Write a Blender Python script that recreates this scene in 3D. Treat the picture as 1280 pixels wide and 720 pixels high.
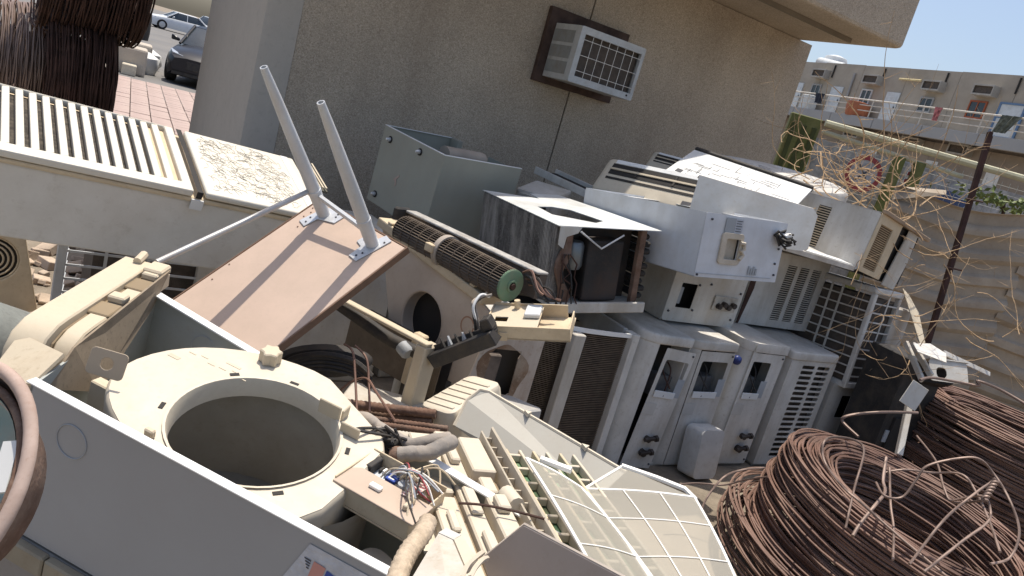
import bpy, bmesh, math, random
from mathutils import Vector, Matrix, Euler
for o in list(bpy.data.objects): bpy.data.objects.remove(o, do_unlink=True)
scn = bpy.context.scene
COL = scn.collection
PI = math.pi; R = math.radians
random.seed(7)

# ------------------------------------------------------------------ camera
cam = bpy.data.cameras.new('camera'); camo = bpy.data.objects.new('camera', cam); COL.objects.link(camo)
cam.sensor_fit = 'HORIZONTAL'; cam.sensor_width = 36.0; cam.lens = 27.0
cam.clip_start = 0.05; cam.clip_end = 2000
camo.matrix_world = Matrix.Translation((0, 0, 1.75)) @ Matrix.Rotation(R(90 - 13), 4, 'X') @ Matrix.Rotation(R(16), 4, 'Z')
scn.camera = camo
# ------------------------------------------------------------------ sky and sun
SUN_EL, SUN_HEAD = R(77), R(-4)          # heading measured from +Y towards +X
w = bpy.data.worlds.new('World'); scn.world = w; w.use_nodes = True
nt = w.node_tree; nt.nodes.clear()
sky = nt.nodes.new('ShaderNodeTexSky'); sky.sky_type = 'NISHITA'; sky.sun_disc = False
sky.sun_elevation = SUN_EL; sky.sun_rotation = SUN_HEAD
sky.dust_density = 3.0; sky.air_density = 1.0; sky.ozone_density = 1.0
bg = nt.nodes.new('ShaderNodeBackground'); bg.inputs['Strength'].default_value = 0.15
wo = nt.nodes.new('ShaderNodeOutputWorld')
nt.links.new(sky.outputs[0], bg.inputs[0]); nt.links.new(bg.outputs[0], wo.inputs[0])
sl = bpy.data.lights.new('sun', 'SUN'); sl.energy = 4.3; sl.angle = R(0.53); sl.color = (1, .93, .82)
so = bpy.data.objects.new('sun', sl); COL.objects.link(so)
sd = Vector((math.sin(SUN_HEAD) * math.cos(SUN_EL), math.cos(SUN_HEAD) * math.cos(SUN_EL), math.sin(SUN_EL)))
so.rotation_euler = sd.to_track_quat('Z', 'Y').to_euler(); so.location = (0, 0, 30)
scn.view_settings.view_transform = 'Standard'; scn.view_settings.look = 'None'
scn.view_settings.gamma = 1; scn.view_settings.use_curve_mapping = False
scn.view_settings.exposure = 0.2

# ------------------------------------------------------------------ materials
MATS = {}
def mat(name, col, rough=.6, metal=0., var=.12, vs=6., dirt=0., dirtcol=(.22, .16, .10), ds=3., bump=0., bs=60., streak=False, spec=.4, trans=0., alpha=1.):
    if name in MATS: return MATS[name]
    m = bpy.data.materials.new(name); m.use_nodes = True; n = m.node_tree; L = n.links.new
    b = n.nodes['Principled BSDF']
    tc = n.nodes.new('ShaderNodeTexCoord')
    no = n.nodes.new('ShaderNodeTexNoise'); no.inputs['Scale'].default_value = vs; no.inputs['Detail'].default_value = 6
    L(tc.outputs['Object'], no.inputs['Vector'])
    r = n.nodes.new('ShaderNodeValToRGB'); r.color_ramp.elements[0].position = .3; r.color_ramp.elements[1].position = .7
    r.color_ramp.elements[0].color = (*[c * (1 - var) for c in col], 1); r.color_ramp.elements[1].color = (*[min(1, c * (1 + var)) for c in col], 1)
    L(no.outputs[0], r.inputs[0]); out = r.outputs[0]
    if dirt > 0:
        mp = n.nodes.new('ShaderNodeMapping'); L(tc.outputs['Object'], mp.inputs[0])
        if streak: mp.inputs['Scale'].default_value = (1, 1, .18)
        d = n.nodes.new('ShaderNodeTexNoise'); d.inputs['Scale'].default_value = ds; d.inputs['Detail'].default_value = 9; d.inputs['Roughness'].default_value = .68
        L(mp.outputs[0], d.inputs['Vector'])
        dr = n.nodes.new('ShaderNodeValToRGB'); dr.color_ramp.elements[0].position = .43; dr.color_ramp.elements[1].position = .74
        dr.color_ramp.elements[0].color = (0, 0, 0, 1); dr.color_ramp.elements[1].color = (dirt, dirt, dirt, 1)
        L(d.outputs[0], dr.inputs[0])
        mx = n.nodes.new('ShaderNodeMixRGB'); L(dr.outputs[0], mx.inputs[0]); L(out, mx.inputs[1]); mx.inputs[2].default_value = (*dirtcol, 1)
        out = mx.outputs[0]
        d2 = n.nodes.new('ShaderNodeTexNoise'); d2.inputs['Scale'].default_value = ds * 9; d2.inputs['Detail'].default_value = 4; d2.inputs['Roughness'].default_value = .75; L(tc.outputs['Object'], d2.inputs['Vector'])
        r2 = n.nodes.new('ShaderNodeValToRGB'); r2.color_ramp.elements[0].position = .55; r2.color_ramp.elements[1].position = .72
        r2.color_ramp.elements[0].color = (0, 0, 0, 1); r2.color_ramp.elements[1].color = (dirt * .7, dirt * .7, dirt * .7, 1); L(d2.outputs[0], r2.inputs[0])
        m3 = n.nodes.new('ShaderNodeMixRGB'); L(r2.outputs[0], m3.inputs[0]); L(out, m3.inputs[1]); m3.inputs[2].default_value = (*dirtcol, 1); out = m3.outputs[0]
        rr = n.nodes.new('ShaderNodeMapRange'); rr.inputs['To Min'].default_value = rough - .08; rr.inputs['To Max'].default_value = min(1, rough + .3); L(d.outputs[0], rr.inputs['Value']); L(rr.outputs[0], b.inputs['Roughness'])
    L(out, b.inputs['Base Color'])
    if dirt <= 0: b.inputs['Roughness'].default_value = rough
    b.inputs['Metallic'].default_value = metal
    b.inputs['Specular IOR Level'].default_value = spec
    if bump > 0:
        bn = n.nodes.new('ShaderNodeTexNoise'); bn.inputs['Scale'].default_value = bs; bn.inputs['Detail'].default_value = 5; L(tc.outputs['Object'], bn.inputs['Vector'])
        bu = n.nodes.new('ShaderNodeBump'); bu.inputs['Strength'].default_value = bump; bu.inputs['Distance'].default_value = .01
        L(bn.outputs[0], bu.inputs['Height']); L(bu.outputs[0], b.inputs['Normal'])
    if alpha < 1:
        t = n.nodes.new('ShaderNodeBsdfTransparent'); ms = n.nodes.new('ShaderNodeMixShader'); ms.inputs[0].default_value = alpha
        tl = n.nodes.new('ShaderNodeBsdfTranslucent'); tl.inputs[0].default_value = (*col, 1)
        m2 = n.nodes.new('ShaderNodeMixShader'); m2.inputs[0].default_value = .25
        o = n.nodes['Material Output']
        L(b.outputs[0], m2.inputs[1]); L(tl.outputs[0], m2.inputs[2])
        L(t.outputs[0], ms.inputs[1]); L(m2.outputs[0], ms.inputs[2]); L(ms.outputs[0], o.inputs[0])
    MATS[name] = m; return m

DUST = (.36, .28, .19)
WHITE = mat('white_enamel', (.60, .58, .54), .45, dirt=.7, dirtcol=(.34, .29, .22), ds=5, streak=True, bump=.03)
WHITE2 = mat('white_enamel_dusty', (.54, .52, .475), .5, dirt=.8, dirtcol=(.38, .31, .22), ds=4, streak=True, bump=.04)
CAB = mat('cabinet_paint', (.62, .635, .64), .38, var=.04, vs=3, dirt=.25, dirtcol=(.42, .38, .32), ds=4)
RIM = mat('bare_rim', (.78, .78, .76), .4, var=.05)
BEIGE = mat('beige_plastic', (.54, .465, .345), .5, var=.06, dirt=.5, dirtcol=(.46, .36, .24), ds=6, bump=.05)
BEIGE2 = mat('beige_plastic_yellowed', (.60, .49, .335), .5, var=.10, dirt=.55, dirtcol=(.38, .28, .17), ds=5, bump=.05)
CREAM = mat('cream_plastic', (.585, .52, .41), .45, var=.05, dirt=.45, dirtcol=(.42, .34, .25), ds=7, bump=.03)
GREENG = mat('green_grey_paint', (.30, .30, .25), .5, var=.05, dirt=.3, dirtcol=(.30, .25, .18), ds=4)
TABLE = mat('brown_laminate', (.53, .40, .315), .55, var=.06, vs=3, dirt=.4, dirtcol=(.40, .31, .24), ds=7, bump=.02)
TEDGE = mat('table_edge', (.17, .10, .065), .7, dirt=.5, dirtcol=(.08, .05, .03), ds=20)
LEG = mat('grey_leg_paint', (.52, .54, .56), .42, metal=.2, dirt=.35, dirtcol=(.35, .28, .2), ds=12)
PLATE = mat('zinc_plate', (.62, .64, .66), .35, metal=.5, dirt=.3, ds=20)
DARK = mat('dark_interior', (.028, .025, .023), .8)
BLACK = mat('black_plastic', (.025, .024, .024), .6, var=.3, dirt=.55, dirtcol=(.12, .095, .07), ds=10)
COIL = mat('dusty_fins', (.085, .07, .058), .75, var=.3, vs=20, dirt=.6, dirtcol=(.15, .11, .08), ds=12, bump=.2, bs=150)
CHAR = mat('corroded_fins', (.13, .12, .11), .75, var=.5, vs=8, dirt=1.0, dirtcol=(.50, .47, .43), ds=13, streak=True, bump=.3, bs=120)
RUST = mat('rust', (.14, .078, .052), .85, var=.4, vs=14, dirt=.8, dirtcol=(.27, .20, .155), ds=9, bump=.3)
RUSTD = mat('dark_rust_and_shade', (.06, .03, .022), .85, var=.4, vs=9, bump=.2)
WIRE = mat('rusted_wire', (.15, .082, .060), .6, metal=.2, var=.3, vs=4, dirt=.8, dirtcol=(.29, .195, .15), ds=2.4, spec=.5)
WIRE2 = mat('rusted_wire_bright', (.22, .155, .125), .55, metal=.3, var=.3, vs=5, spec=.5)
COPPER = mat('dull_copper', (.23, .135, .10), .55, metal=.35, var=.3)
GREENM = mat('green_fan_hub', (.15, .25, .155), .6, dirt=.6, dirtcol=(.25, .22, .16), ds=20)
BLOW = mat('blower_vanes', (.11, .085, .065), .7, var=.2, dirt=.5, dirtcol=(.24, .18, .12), ds=10)
ALU = mat('weathered_aluminium', (.42, .41, .39), .5, metal=.4, var=.2, vs=25, dirt=.6, dirtcol=(.2, .17, .14), ds=14, bump=.2)
FOAM = mat('grey_insulation', (.26, .235, .21), .9, var=.2, vs=14, dirt=.5, dirtcol=(.48, .38, .28), ds=6, bump=.3)
STICK = mat('label_grey', (.33, .35, .37), .6)
STICKW = mat('label_white', (.66, .66, .64), .6, var=.05)
INK = mat('print_ink', (.06, .06, .07), .7)
BLUE = mat('print_blue', (.035, .075, .33), .5)
PINK = mat('print_pink', (.55, .27, .23), .6)
TEAL = mat('teal_paint', (.28, .36, .35), .55, dirt=.6, dirtcol=(.44, .30, .22), ds=7)
MESH = mat('filter_mesh', (.50, .47, .40), .8, var=.04, vs=3, alpha=.62)
FILTF = mat('filter_frame', (.86, .83, .77), .5, var=.03)
GLASS = mat('dark_glass', (.03, .04, .05), .08, spec=.6)

# ------------------------------------------------------------------ mesh helpers
class MB:
    def __init__(s): s.v = []; s.f = []
    def add(s, vs, fs, M=None):
        k = len(s.v)
        s.v += [tuple(M @ Vector(v)) for v in vs] if M is not None else [tuple(v) for v in vs]
        s.f += [tuple(i + k for i in f) for f in fs]; return s
    def box(s, a, b, M=None):
        (x0, y0, z0), (x1, y1, z1) = a, b
        return s.add([(x0, y0, z0), (x1, y0, z0), (x1, y1, z0), (x0, y1, z0), (x0, y0, z1), (x1, y0, z1), (x1, y1, z1), (x0, y1, z1)],
                     [(3, 2, 1, 0), (4, 5, 6, 7), (0, 1, 5, 4), (1, 2, 6, 5), (2, 3, 7, 6), (3, 0, 4, 7)], M)
    def bar(s, p, q, wx, wz, up=(0, 0, 1)):
        p, q = Vector(p), Vector(q); x = (q - p).normalized(); z = Vector(up); z = (z - x * z.dot(x)).normalized(); y = z.cross(x)
        M = Matrix((x, y, z)).transposed().to_4x4(); M.translation = p
        return s.box((0, -wx / 2, -wz / 2), ((q - p).length, wx / 2, wz / 2), M)
    def tube(s, pts, r, n=6, closed=False):
        pts = [Vector(p) for p in pts]; m = len(pts); rs = r if isinstance(r, (list, tuple)) else [r] * m
        t0 = (pts[1] - pts[0]).normalized(); up = Vector((0, 0, 1)) if abs(t0.z) < .9 else Vector((1, 0, 0))
        u = (up - t0 * up.dot(t0)).normalized(); k = len(s.v)
        for i, p in enumerate(pts):
            if closed: t = (pts[(i + 1) % m] - pts[i - 1]).normalized()
            else: t = (pts[min(i + 1, m - 1)] - pts[max(i - 1, 0)]).normalized()
            u = u - t * u.dot(t)
            u = u.normalized() if u.length > 1e-6 else t.orthogonal().normalized()
            v = t.cross(u)
            for j in range(n):
                a = 2 * PI * j / n; s.v.append(tuple(p + (u * math.cos(a) + v * math.sin(a)) * rs[i]))
        for i in range(m if closed else m - 1):
            i2 = (i + 1) % m
            for j in range(n):
                j2 = (j + 1) % n; s.f.append((k + i * n + j, k + i * n + j2, k + i2 * n + j2, k + i2 * n + j))
        if not closed:
            s.f.append(tuple(k + j for j in range(n))[::-1]); s.f.append(tuple(k + (m - 1) * n + j for j in range(n)))
        return s
    def loft(s, rings, close=True, cap=True):
        k = len(s.v); n = len(rings[0])
        for r in rings: s.v += [tuple(p) for p in r]
        for i in range(len(rings) - 1):
            for j in range(n if close else n - 1):
                j2 = (j + 1) % n; s.f.append((k + i * n + j, k + i * n + j2, k + (i + 1) * n + j2, k + (i + 1) * n + j))
        if cap and close:
            s.f.append(tuple(k + j for j in range(n))[::-1]); s.f.append(tuple(k + (len(rings) - 1) * n + j for j in range(n)))
        return s
    def prism(s, poly, z0, z1, M=None):
        n = len(poly); vs = [(x, y, z0) for x, y in poly] + [(x, y, z1) for x, y in poly]
        fs = [tuple(range(n))[::-1], tuple(range(n, 2 * n))] + [(i, (i + 1) % n, n + (i + 1) % n, n + i) for i in range(n)]
        return s.add(vs, fs, M)
    def ribbon(s, path, z0, z1, t, M=None):
        # thin upright wall of thickness t along an open 2-D path
        P2 = [Vector(p) for p in path]; ins = []
        for i, p in enumerate(P2):
            d = (P2[min(i + 1, len(P2) - 1)] - P2[max(i - 1, 0)]).normalized(); ins.append(p + Vector((-d.y, d.x)) * t)
        vs = []; fs = []; n = len(P2)
        for a, b in zip(P2, ins): vs += [(a.x, a.y, z0), (a.x, a.y, z1), (b.x, b.y, z1), (b.x, b.y, z0)]
        for i in range(n - 1):
            for j in range(4): fs.append((4 * i + j, 4 * i + (j + 1) % 4, 4 * i + 4 + (j + 1) % 4, 4 * i + 4 + j))
        fs += [(3, 2, 1, 0), (4 * n - 4, 4 * n - 3, 4 * n - 2, 4 * n - 1)]
        return s.add(vs, fs, M)
    def plate(s, outer, holes, t, M=None):
        # flat sheet in local XY, from z=0 down to z=-t, with holes
        b = bmesh.new(); es = []
        for poly in [outer] + list(holes):
            vs = [b.verts.new((x, y, 0)) for x, y in poly]
            es += [b.edges.new((vs[i], vs[(i + 1) % len(vs)])) for i in range(len(vs))]
        g = bmesh.ops.triangle_fill(b, use_beauty=True, use_dissolve=False, edges=es)
        fs = [f for f in b.faces]
        for f in fs:
            if f.normal.z < 0: f.normal_flip()
        e = bmesh.ops.extrude_face_region(b, geom=fs)
        vv = [x for x in e['geom'] if isinstance(x, bmesh.types.BMVert)]
        bmesh.ops.translate(b, verts=vv, vec=(0, 0, t)); bmesh.ops.translate(b, verts=b.verts, vec=(0, 0, -t))
        bmesh.ops.recalc_face_normals(b, faces=b.faces)
        b.verts.index_update()
        s.add([v.co.copy() for v in b.verts], [tuple(v.index for v in f.verts) for f in b.faces], M); b.free(); return s
    def lathe(s, prof, n=24, M=None):
        vs = []; fs = []
        for r, z in prof:
            for j in range(n): a = 2 * PI * j / n; vs.append((r * math.cos(a), r * math.sin(a), z))
        for i in range(len(prof) - 1):
            for j in range(n): j2 = (j + 1) % n; fs.append((i * n + j, i * n + j2, (i + 1) * n + j2, (i + 1) * n + j))
        return s.add(vs, fs, M)
    def mesh(s, name, m, bevel=0, smooth=0, seg=1, fix=True):
        me = bpy.data.meshes.new(name); me.from_pydata(s.v, [], s.f)
        if bevel or fix:
            b = bmesh.new(); b.from_mesh(me)
            if fix: bmesh.ops.recalc_face_normals(b, faces=b.faces)
            if bevel:
                es = [e for e in b.edges if len(e.link_faces) == 2 and e.calc_face_angle(0) > .6]
                bmesh.ops.bevel(b, geom=es, offset=bevel, segments=seg, affect='EDGES', clamp_overlap=True, profile=.5)
            b.to_mesh(me); b.free()
        if smooth:
            for p in me.polygons: p.use_smooth = True
            me.set_sharp_from_angle(angle=R(smooth))
        if m: me.materials.append(m)
        return me
    def build(s, name, m, parent=None, bevel=0, smooth=0, seg=1, kind=None, fix=True):
        o = bpy.data.objects.new(name, s.mesh(name, m, bevel, smooth, seg, fix)); COL.objects.link(o)
        if parent: o.parent = parent
        if kind: o['kind'] = kind
        return o

def F(loc, eul=(0, 0, 0)):
    return Matrix.Translation(loc) @ Euler([R(a) for a in eul], 'XYZ').to_matrix().to_4x4()
def FR(o, xp, yp):
    o, xp, yp = Vector(o), Vector(xp), Vector(yp); x = (xp - o).normalized(); y = yp - o; y = (y - x * y.dot(x)).normalized(); z = x.cross(y)
    M = Matrix((x, y, z)).transposed().to_4x4(); M.translation = o; return M
def tag(o, label, cat, group=None):
    o['label'] = label; o['category'] = cat
    if group: o['group'] = group
    return o
def thing(name, label, cat, M=None, group=None):
    o = bpy.data.objects.new(name, None); COL.objects.link(o); o.empty_display_size = .1
    if M is not None: o.matrix_world = M
    return tag(o, label, cat, group)
def dup(root, M, label, group=None):
    r = root.copy(); COL.objects.link(r); r.matrix_world = M; r['label'] = label
    if group: r['group'] = group
    for ch in root.children:
        c = ch.copy(); COL.objects.link(c); c.parent = r
        for g in ch.children:
            d = g.copy(); COL.objects.link(d); d.parent = c
    return r
def rect(x0, y0, x1, y1): return [(x0, y0), (x1, y0), (x1, y1), (x0, y1)]
def rrect(x0, y0, x1, y1, r, n=4):
    p = []
    for cx, cy, a0 in ((x1 - r, y0 + r, -90), (x1 - r, y1 - r, 0), (x0 + r, y1 - r, 90), (x0 + r, y0 + r, 180)):
        for i in range(n + 1): a = R(a0 + 90 * i / n); p.append((cx + r * math.cos(a), cy + r * math.sin(a)))
    return p
def circ(cx, cy, r, n=28, ry=None): return [(cx + r * math.cos(2 * PI * i / n), cy + (ry or r) * math.sin(2 * PI * i / n)) for i in range(n)]
UPR = Matrix(((1, 0, 0, 0), (0, 0, -1, 0), (0, 1, 0, 0), (0, 0, 0, 1)))       # plate XY -> upright XZ, facing -Y
SIDE = Matrix(((0, 0, -1, 0), (-1, 0, 0, 0), (0, 1, 0, 0), (0, 0, 0, 1)))     # plate X -> -Y, Y -> Z, facing -X
def T(x, y, z): return Matrix.Translation((x, y, z))
def wob(p, q, n, amp):
    p, q = Vector(p), Vector(q); return [p.lerp(q, i / n) + Vector((random.gauss(0, amp), random.gauss(0, amp), random.gauss(0, amp))) * (0 < i < n) for i in range(n + 1)]
def smoothpath(pts, n=6):
    pts = [Vector(p) for p in pts]; out = []
    for i in range(len(pts) - 1):
        p0, p1, p2, p3 = pts[max(i - 1, 0)], pts[i], pts[i + 1], pts[min(i + 2, len(pts) - 1)]
        for k in range(n):
            t = k / n; out.append(.5 * ((2 * p1) + (p2 - p0) * t + (2 * p0 - 5 * p1 + 4 * p2 - p3) * t * t + (3 * p1 - p0 - 3 * p2 + p3) * t ** 3))
    return out + [pts[-1]]

def nplate(name, pts, th, m, parent, bevel=0.):
    """flat many-sided plate through world points, thickness th, as a part of parent"""
    ps = [Vector(p) for p in pts]; c = sum(ps, Vector()) / len(ps); nrm = Vector()
    for i in range(len(ps)): nrm += (ps[i] - c).cross(ps[(i + 1) % len(ps)] - c)
    nrm.normalize(); inv = parent.matrix_world.inverted() if parent else Matrix()
    k = len(ps); mb = MB().add([inv @ (p + nrm * th / 2) for p in ps] + [inv @ (p - nrm * th / 2) for p in ps], [tuple(range(k)), tuple(range(2 * k - 1, k - 1, -1))] + [(i, k + i, k + (i + 1) % k, (i + 1) % k) for i in range(k)])
    return mb.build(name, m, parent, bevel=bevel)

# ================================================================== SETTING
def struct(o): o['kind'] = 'structure'; return o
def ground_mat():
    m = mat('dusty_ground', (.20, .165, .125), .95, var=.35, vs=1.3, dirt=.9, dirtcol=(.30, .25, .19), ds=7, bump=.6, bs=40); return m
struct(MB().add([(-300, -40, 0), (300, -40, 0), (300, 400, 0), (-300, 400, 0)], [(0, 1, 2, 3)]).build('ground', ground_mat()))
struct(MB().add([(-120, 21, .004), (-9, 21.5, .004), (1.5, 40, .004), (1.5, 180, .004), (-120, 180, .004)], [(0, 1, 2, 3, 4)]).build('parking_lot',
       mat('asphalt', (.155, .15, .145), .9, var=.12, vs=.6, dirt=.4, dirtcol=(.22, .2, .17), ds=.5, bump=.4, bs=90)))
struct(MB().add([(-7.2, 14.5, .004), (-9.6, 17, .004), (-13, 21.4, .004), (-9, 21.4, .004), (-6, 16, .004)], [(0, 4, 3, 2, 1)]).build('apron', MATS['asphalt']))
LINE = mat('road_paint', (.62, .62, .58), .8, var=.15)
for a, b in (((-14.5, 30), (-7.0, 28.5)), ((-20, 41), (-9, 40))):
    v = Vector((b[0] - a[0], b[1] - a[1], 0)).normalized(); n_ = Vector((-v.y, v.x, 0)) * .07
    p, q = Vector((*a, .008)), Vector((*b, .008))
    struct(MB().add([p - n_, q - n_, q + n_, p + n_], [(0, 1, 2, 3)]).build('lane_marking', LINE))
# pink paved strip with its own stones
pv = struct(MB().box((-.05, -.05, 0), (7.3, 2.0, .03)).build('paved_path', mat('paver_joint', (.16, .12, .10), .95)))
pvM = FR((-6.1, 10.6, 0), (-6.1 - .49, 10.6 + .87, 0), (-6.1 + .87, 10.6 + .49, 0)); pv.matrix_world = pvM @ Matrix.Scale(-1, 4, (0, 0, 1)) @ T(0, 0, -.03) if pvM.to_3x3().determinant() < 0 or pvM.col[2].z < 0 else pvM
PAV = mat('pink_paver', (.40, .30, .265), .9, var=.15, vs=2, dirt=.9, dirtcol=(.40, .34, .28), ds=1.5, bump=.2)
pmesh = MB().box((.006, .006, .0), (.294, .294, .045)).mesh('paver', PAV, bevel=.006)
for i in range(24):
    for j in range(6):
        o = bpy.data.objects.new('paver', pmesh); COL.objects.link(o); o.parent = pv
        o.location = (i * .3, j * .3, random.uniform(0, .008)); o.rotation_euler = (random.gauss(0, .008), random.gauss(0, .008), 0)
# kerb of pale blocks along the strip
KERB = mat('pale_concrete', (.47, .42, .35), .9, var=.12, vs=3, dirt=.6, dirtcol=(.32, .26, .2), ds=3, bump=.3)
kb = thing('kerb', 'row of broken pale kerb stones along the pink paving', 'kerb', F((-6.45, 10.7, 0), (0, 0, 119.4)))
for i in range(12):
    MB().box((i * .6, .0, 0), (i * .6 + .57, .28, random.uniform(.12, .2))).build('kerb_stone', KERB, kb, bevel=.025, seg=2).rotation_euler = (0, random.gauss(0, .02), random.gauss(0, .012))
kb2 = thing('kerb', 'cream painted kerb stones beside the parking asphalt', 'kerb', F((-9.75, 17.5, 0), (0, 0, 119.4)))
for i in range(8):
    MB().box((i * .9, -.18, 0), (i * .9 + .87, .12, .25)).build('kerb_stone', mat('cream_kerb', (.62, .56, .44), .85, dirt=.5, ds=4), kb2, bevel=.02)
# concrete blocks with lifting loops
for i, (loc, s_, lab) in enumerate((((-10.3, 17.6, 0), 1.0, 'nearer squat concrete block with a bent lifting loop by the kerb'), ((-11.1, 19.2, 0), 1.05, 'farther concrete block with a lifting loop behind the nearer block'))):
    t = thing('concrete_block', lab, 'block', F(loc, (0, 0, 119)), 'concrete blocks along the kerb')
    MB().box((0, -.8 * s_, 0), (1.0 * s_, .1, .62 * s_)).build('body', KERB, t, bevel=.05, seg=2)
    MB().tube(smoothpath([(.3, -.35, .58), (.3, -.33, .7), (.36, -.33, .74), (.6, -.33, .74), (.66, -.33, .7), (.66, -.35, .58)]), .022, 6).build('lifting_loop', RUSTD, t, smooth=40)
# rubble strip at the left
rb = MB()
for i in range(300):
    x = random.uniform(-3.9, -2.2); y = random.uniform(3.6, 6.2); s_ = random.uniform(.015, .05) * (2 if random.random() < .18 else 1)
    rb.box((-s_, -s_ * .7, -s_ * .4), (s_, s_ * .7, s_ * .5), F((x, y, s_ * .3), (random.uniform(-25, 25), random.uniform(-25, 25), random.uniform(0, 360))))
o = rb.build('rubble', mat('pale_rubble', (.47, .37, .28), .95, var=.3, vs=4, bump=.4), None, bevel=.004); o['kind'] = 'stuff'; tag(o, 'pale broken rubble on the ground at the left', 'rubble')

# ------------------------------------------------------------------ near building
def pebble_mat():
    m = bpy.data.materials.new('exposed_aggregate'); m.use_nodes = True; n = m.node_tree; L = n.links.new; b = n.nodes['Principled BSDF']
    tc = n.nodes.new('ShaderNodeTexCoord')
    v = n.nodes.new('ShaderNodeTexVoronoi'); v.inputs['Scale'].default_value = 160; L(tc.outputs['Object'], v.inputs['Vector'])
    v2 = n.nodes.new('ShaderNodeTexNoise'); v2.inputs['Scale'].default_value = 1.1; v2.inputs['Detail'].default_value = 8; L(tc.outputs['Object'], v2.inputs['Vector'])
    r = n.nodes.new('ShaderNodeValToRGB'); cr = r.color_ramp
    cr.elements[0].position = .0; cr.elements[0].color = (.36, .305, .24, 1); cr.elements[1].position = 1; cr.elements[1].color = (.64, .56, .45, 1)
    e = cr.elements.new(.25); e.color = (.47, .405, .32, 1); e = cr.elements.new(.7); e.color = (.525, .45, .36, 1)
    sp = n.nodes.new('ShaderNodeSeparateColor'); L(v.outputs['Color'], sp.inputs[0]); L(sp.outputs[0], r.inputs[0])
    r2 = n.nodes.new('ShaderNodeValToRGB'); r2.color_ramp.elements[0].position = .35; r2.color_ramp.elements[1].position = .7
    r2.color_ramp.elements[0].color = (.82, .80, .78, 1); r2.color_ramp.elements[1].color = (1.08, 1.07, 1.05, 1); L(v2.outputs[0], r2.inputs[0])
    mx = n.nodes.new('ShaderNodeMixRGB'); mx.blend_type = 'MULTIPLY'; mx.inputs[0].default_value = 1; L(r.outputs[0], mx.inputs[1]); L(r2.outputs[0], mx.inputs[2])
    mp = n.nodes.new('ShaderNodeMapping'); mp.inputs['Scale'].default_value = (1.6, 1.6, .22); L(tc.outputs['Object'], mp.inputs[0])
    v3 = n.nodes.new('ShaderNodeTexNoise'); v3.inputs['Scale'].default_value = 1.7; v3.inputs['Detail'].default_value = 7; v3.inputs['Roughness'].default_value = .6; L(mp.outputs[0], v3.inputs['Vector'])
    r3 = n.nodes.new('ShaderNodeValToRGB'); r3.color_ramp.elements[0].position = .5; r3.color_ramp.elements[1].position = .75; r3.color_ramp.elements[0].color = (0, 0, 0, 1); r3.color_ramp.elements[1].color = (.22, .22, .22, 1); L(v3.outputs[0], r3.inputs[0])
    mx3 = n.nodes.new('ShaderNodeMixRGB'); L(r3.outputs[0], mx3.inputs[0]); L(mx.outputs[0], mx3.inputs[1]); mx3.inputs[2].default_value = (.20, .145, .10, 1); mx = mx3
    L(mx.outputs[0], b.inputs['Base Color']); b.inputs['Roughness'].default_value = .92; b.inputs['Specular IOR Level'].default_value = .2
    bu = n.nodes.new('ShaderNodeBump'); bu.inputs['Strength'].default_value = .55; bu.inputs['Distance'].default_value = .008; L(v.outputs['Distance'], bu.inputs['Height']); L(bu.outputs[0], b.inputs['Normal'])
    return m
PEB = pebble_mat()
SMO = mat('smooth_cement', (.48, .44, .38), .85, var=.08, vs=2, dirt=.4, dirtcol=(.25, .22, .19), ds=2, bump=.15, bs=120)
BF = F((-.2562, 6.19785, 0), (0, 0, 33.6))
bd = thing('concrete_building', 'low concrete building of pebbled panels with a deep flat roof edge', 'building', BF)
MB().box((-1.86, 0, 0), (.313, .2, 3.03)).build('wall_panel', PEB, bd)
MB().box((.327, 0, 0), (2.83, .2, 3.03)).build('wall_panel', PEB, bd)
MB().box((.2, .012, 0), (.5, .19, 3.0)).build('panel_joint', mat('joint_mastic', (.13, .115, .095), .9), bd)
MB().prism([(-2.10, 2.0), (-2.10, .07), (-2.08, .02), (-2.03, -.004), (-1.862, -.004), (-1.862, .21), (-1.9, 2.0)], 0, 3.03).build('corner_pier', SMO, bd, smooth=30)
MB().box((2.63, .21, 0), (2.83, 2.0, 3.03)).build('end_wall', PEB, bd)
MB().box((-1.89, 1.8, 0), (2.62, 2.0, 3.03)).build('rear_wall', PEB, bd)
rf = MB().prism([(-2.6, -1.06), (2.66, -1.06), (2.70, -1.0), (2.70, 2.6), (-2.6, 2.6)], 3.035, 3.62).build('roof', PEB, bd, bevel=.03, seg=2)
MB().box((-2.4, -.72, 3.00), (2.45, -.69, 3.034)).build('drip_groove', mat('soffit_strip', (.2, .17, .13), .9), rf)
MB().box((-.1, .9, 2.9), (.0, 1.9, 2.95)).build('beam', SMO, bd)
fb_ = MB().plate(rect(-.07, 1.965, .70, 2.525), [rect(.06, 2.03, .60, 2.44)], .05, T(0, -.052, 0) @ UPR).build('window_board', mat('brown_wood', (.065, .04, .032), .7, var=.4, vs=9, dirt=.5, dirtcol=(.12, .085, .07), ds=9), bd, bevel=.004)
MB().box((.03, -.04, 2.0), (.62, -.003, 2.46)).build('board_backing', MATS['brown_wood'], bd)

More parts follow.
